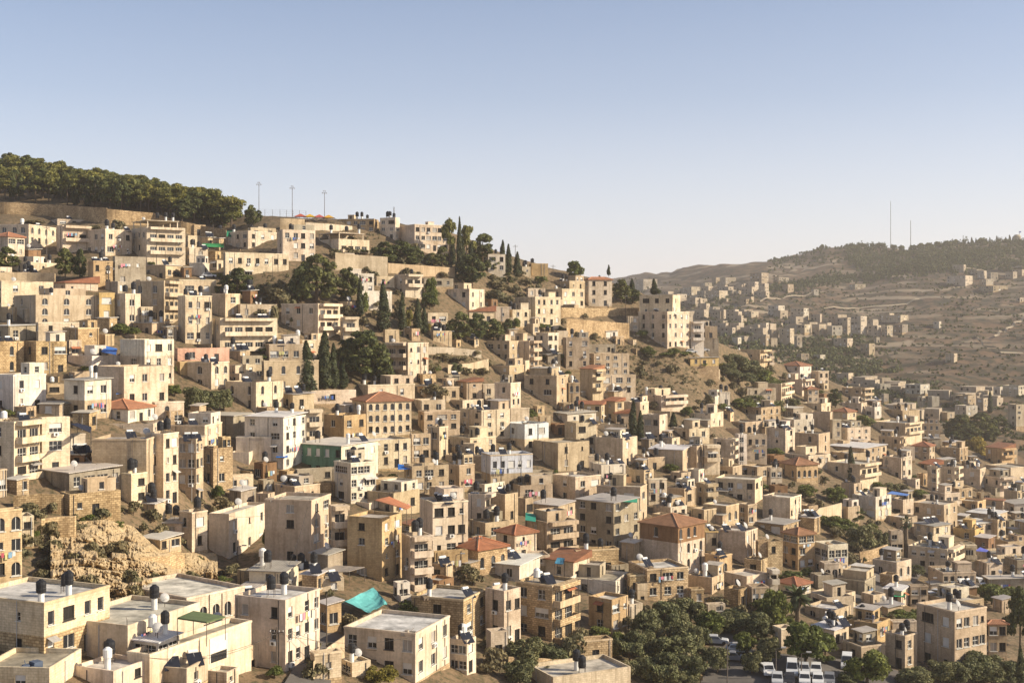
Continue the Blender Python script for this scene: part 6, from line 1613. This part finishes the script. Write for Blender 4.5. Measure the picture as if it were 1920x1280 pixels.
def furnish(h):
    r = h['r']; op = h['op']; W, Ln = h['W'], h['L']
    if h['pitched'] or h['small'] or (W < 2.6 or Ln < 2.6): return
    area = W*Ln; z = h['base']+(.2 if 'M' in h['ft'] else 0.02)+(2.6 if 'v' in h['ft'] else 0); D = h['D']
    nk = op.get('k', 0); ns = op.get('s', 0); nd = 0
    if 'k' not in op and 's' not in op:
        p = .66 if 'x' not in h['ft'] else .36
        if r.random() < p: nk = r.choice([1, 1, 2, 2, 3])
        if r.random() < p*.55: ns = r.choice([1, 1, 2, 3])
        if r.random() < .3 and D < 380: nd = 1
    elif r.random() < .5: nd = 1
    if D > 480: nk = min(nk, 2); ns = min(ns, 1); nd = 0
    slots = []
    for k in range(nk+ns+nd):
        for tr_ in range(12):
            lx, ly = -r.uniform(.9, max(1, W-.9)), r.uniform(.9, max(1, Ln-.9))
            if all(math.hypot(lx-a, ly-b) > 1.35 for a, b in slots): break
        slots.append((lx, ly))
    fac = -R(40)+r.uniform(-.12,.12)
    for k, (lx, ly) in enumerate(slots):
        if k < nk:
            kind = 'tank'; 
            if cnt[kind] >= 290: continue
            root = empty('water_tank', roof_xy(h, lx, ly, z+.9)); white = r.random() < .12
            boiler = r.random() < .5
            if boiler: root.location.z += .46; 
            link(bpy.data.objects.new('vessel', WT if white else TK[0]), root); link(bpy.data.objects.new('boiler', TK[2]) if boiler else bpy.data.objects.new('stand', TK[1]), root); s = r.uniform(.85, 1.2); root.scale = (s, s, s*r.uniform(.95, 1.15)); 
            root.location.z = roof_xy(h, lx, ly, z).z+(1.35 if boiler else .9)*root.scale[2]
            w = 'white drum tank' if white else 'black water tank raised on a white boiler' if boiler else 'black water tank on an iron stand'; cat = 'water tank'
        elif k < nk+ns:
            kind = 'solar'
            if cnt[kind] >= 290: continue
            root = empty('solar_heater', roof_xy(h, lx, ly, z+.03), R(35)+r.uniform(-.25,.25)); link(bpy.data.objects.new('boiler', SB), root); link(bpy.data.objects.new('collector', SP), root); link(bpy.data.objects.new('frame', SS), root); w = 'solar water heater'; cat = 'solar heater'
        else:
            kind = 'dish'; root = empty('satellite_dish', roof_xy(h, lx, ly, z+1.0), R(r.choice([20, 35, 50, 60]))); s = r.uniform(.9, 1.5); root.scale = (s, s, s); root.location.z = roof_xy(h, lx, ly, z).z+s
            d = link(bpy.data.objects.new('dish', DS), root); d.rotation_euler = (-.5, 0, 0); link(bpy.data.objects.new('mast', DM), root); w = 'grey satellite dish'; cat = 'satellite dish'
        cnt[kind] += 1; ROOF.append(dict(o=root, h=h, w=w, cat=cat))
def junk():
    r = random.Random(5)
    for h in HOUSES:
        if h['sheet'] is far or h['small'] or h['pitched'] or 'M' in h['ft'] or 'v' in h['ft'] or h['D'] > 430 or min(h['W'], h['L']) < 3.5 or r.random() > .4: continue
        lx, ly = -r.uniform(.8, h['W']-.8), r.uniform(.6, 1.8); root = empty('junk_heap', roof_xy(h, lx, ly, h['base']+.02), r.uniform(0, 3)); mb = MB()
        for k in range(r.randint(5, 11)):
            x, y = r.uniform(-1,1), r.uniform(-.7,.7); a, b, c = r.uniform(.15,.6), r.uniform(.1,.5), r.uniform(.1,.7); mb.box((x-a,y-b,0),(x+a,y+b,c))
        for k in range(3): mb.tube((r.uniform(-1,1),r.uniform(-.6,.6),.05),(r.uniform(-1.4,1.4),r.uniform(-.8,.8),r.uniform(.3,1.2)), .04, n=4)
        col(mb.build('boards', M['fabric'], root), r.choice([(.28,.2,.12),(.12,.1,.08),(.35,.3,.24),(.2,.15,.1),(.08,.1,.14)])); ROOF.append(dict(o=root, h=h, w='heap of stored boards and boxes', cat='junk heap'))
junk()
laundry()
for h in HOUSES: furnish(h)
# named tanks of the big foreground roof and others seen clearly stand via k-codes
# ------------------------------------------------------------------ labels: each one singles out one thing
LM = [h for h in HOUSES if h['short']]
USED = {}
def rel(dx, dy):
    if abs(dx) > 1.6*abs(dy): return 'just right of' if dx > 0 else 'just left of'
    if abs(dy) > 1.6*abs(dx): return 'just below' if dy > 0 else 'just above'
    return ('below and ' if dy > 0 else 'above and ')+('right of' if dx > 0 else 'left of')
NUM = {1:'one', 2:'two', 3:'three', 4:'four', 5:'five', 6:'six', 7:'seven'}
def clean(s): 
    w = s.split(); return ' '.join(w[:16])
def label_near(word, px, py, extra=(), k=9, own=None):
    ds = sorted(((math.hypot(h['px']-px, (h['py']-py)*1.1), h) for h in LM if h is not own), key=lambda t: t[0])[:k]
    for w in (word,)+tuple(extra):
        for d, h in ds:
            s = clean(f"{w} {rel(px-h['px'], py-h['py'])} the {h['short']}")
            if s not in USED: USED[s] = 1; return s
    for i, (d, h) in enumerate(ds):
        for d2, g in ds[i+1:]:
            s = clean(f"{word} between the {h['short']} and the {g['short']}")
            if s not in USED: USED[s] = 1; return s
    s = clean(f"{word} {rel(px-ds[0][1]['px'], py-ds[0][1]['py'])} the {ds[0][1]['short']}"); return s
def run_labels():
    seen_ref = {}
    ADJ = lambda h: [a+' ' for a, t in (('narrow', h['xr']-h['xl'] < .9*(h['yb']-h['yt'])), ('low wide', h['xr']-h['xl'] > 2.2*(h['yb']-h['yt'])), ('blank-walled', h['op'].get('e') == 0), ('rough stone', 'Q' in h['ft']), ('arched', 'a' in h['ft'])) if t]
    for h in HOUSES:
        if h['label']: USED[h['label']] = 1
    for h in HOUSES:
        ft = h['ft']; cw = WORD[h['op']['colr']]; n = min(h['n'], 7)
        if h['sheet'] is far: base = f"hazy {cw} flat-roofed house"
        else:
            st = f"{NUM[n]}-storey" if n > 1 else 'single-storey'
            rf = 'red-roofed ' if ft&{'H','D'} else 'sheet-roofed ' if 'M' in ft else ''
            base = f"{cw} {st} {rf}house"
        base = base.replace('house', {'apartment_building':'apartment building','villa':'villa','shed':'shed','outbuilding':'outbuilding'}.get(h['name'], 'house'))
        lab = h['label'] or label_near(base, h['px'], h['py'], [a+base for a in ADJ(h)], 12)
        if not h['short']: h['ref'] = lab
        else: h['ref'] = h['short']
        tag(h['root'], lab, h['name'].replace('_', ' '), 'houses of the far slope' if h['sheet'] is far else 'houses climbing the near hillside')
    bymat = {}
    for t in ROOF: bymat.setdefault((id(t['h']), t['w']), []).append(t)
    for (hid, w), ts in bymat.items():
        h = ts[0]['h']; ref = h['ref']
        on_ = ts[0].get('on', 'on the roof of the'); pre = w+f' {on_} ' if len((w+f' {on_} '+ref).split()) <= 16 else w.replace(' raised on a white boiler', ' over white boiler').replace(' on an iron stand', ' on stand').replace('solar water heater', 'solar heater')+' on the '
        s = pre+ref
        if len(s.split()) > 16 or s in USED: s = label_near(w, h['px'], h['py'], ('roof '+w, 'lone '+w) if len(ts) == 1 else ('roof '+w,), 14)
        USED[s] = 1
        for t in ts: tag(t['o'], s, t['cat'], s.replace(w, w+'s') if len(ts) > 1 else {'water tank':'rooftop water tanks','solar heater':'rooftop solar heaters','satellite dish':'rooftop dishes','laundry':'laundry on the walls','junk heap':'junk heaps on the roofs'}[t['cat']])
    for t in PLANTS:
        if t['label']: tag(t['o'], t['label'], t['cat'], t['group']); continue
        w = t['word']; big = ('tall ' if t['h'] > 1.6*t['w'] and t['kind'] != 'C' else 'large ' if t['w'] > 45 else 'small ' if t['w'] < 20 and t['kind'] not in 'SR' else '')
        tag(t['o'], label_near(big+w, t['px'], t['py'], k=10), t['cat'], {'C':'cypresses between the houses','O':'olive trees of the orchards','S':'bushes among the houses','R':'dry bushes on the banks'}.get(t['kind'], 'trees between the houses'))
    for t in THINGS: tag(t['o'], t['label'] or label_near(t['word'], t['px'], t['py']), t['cat'], t['group'] or 'poles between the houses')
run_labels()
# ------------------------------------------------------------------ light, sky, air, camera
w = bpy.data.worlds.new('World'); SC.world = w; w.use_nodes = True; nt = w.node_tree; bg = nt.nodes['Background']
sky = nt.nodes.new('ShaderNodeTexSky'); sky.sky_type = 'NISHITA'; sky.sun_disc = False
SUN_AZ, SUN_EL = 97.0, 28.0        # clockwise from the viewing direction
sky.sun_elevation = R(SUN_EL); sky.sun_rotation = R(SUN_AZ); sky.altitude = 700; sky.air_density = 1.0; sky.dust_density = 1.5; sky.ozone_density = 1.6
tcd = nt.nodes.new('ShaderNodeTexCoord'); sep = nt.nodes.new('ShaderNodeSeparateXYZ'); nt.links.new(tcd.outputs['Generated'], sep.inputs[0])
fac = ramp(nt, sep.outputs['Z'], [(0., .66), (.07, .47), (.17, .21), (.3, .05)])
tint = mix(nt, 'MULTIPLY', sky.outputs[0], (.96, .98, 1.05)); low = mix(nt, 'MIX', tint, (8.9, 8.35, 8.7), fac)     # pale dust low in the sky
nt.links.new(low, bg.inputs[0]); bg.inputs[1].default_value = .082
sd = Vector((sin(R(SUN_AZ))*cos(R(SUN_EL)), cos(R(SUN_AZ))*cos(R(SUN_EL)), sin(R(SUN_EL))))
ld = bpy.data.lights.new('sun', 'SUN'); ld.energy = 5.0; ld.angle = R(.55); ld.color = (1, .89, .71)
so = link(bpy.data.objects.new('sun', ld)); so.rotation_euler = (-sd).to_track_quat('-Z', 'Y').to_euler(); so.location = (200, 0, 200)
hz = MB(); hz.box((-3500, -400, -131.5), (3500, 3700, 158)); hm, hnt, hb = newmat('valley haze'); hnt.nodes.remove(hb)
pv = hnt.nodes.new('ShaderNodeVolumePrincipled'); pv.inputs['Color'].default_value = (.95, .87, .79, 1); pv.inputs['Density'].default_value = .00014; pv.inputs['Anisotropy'].default_value = .35
hnt.links.new(pv.outputs[0], hnt.nodes['Material Output'].inputs['Volume'])
tag(hz.build('haze', hm), kind='stuff')
cd = bpy.data.cameras.new('camera'); cd.sensor_width = 36; cd.lens = F/1920*36; cd.shift_y = -(640-HY)/1920; cd.clip_start = 1; cd.clip_end = 20000
co = link(bpy.data.objects.new('camera', cd)); co.rotation_euler = (R(90), 0, 0); SC.camera = co
SC.view_settings.view_transform = 'Standard'; SC.view_settings.look = 'None'; SC.view_settings.gamma = 1; SC.view_settings.exposure = .7
SC.cycles.use_denoising = True; SC.cycles.max_bounces = 6; SC.cycles.diffuse_bounces = 3; SC.cycles.volume_bounces = 1; SC.cycles.transparent_max_bounces = 8
print('houses', len(HOUSES), 'landmarks', len(LM), 'plants', len(PLANTS), cnt, 'objects', len(bpy.data.objects))
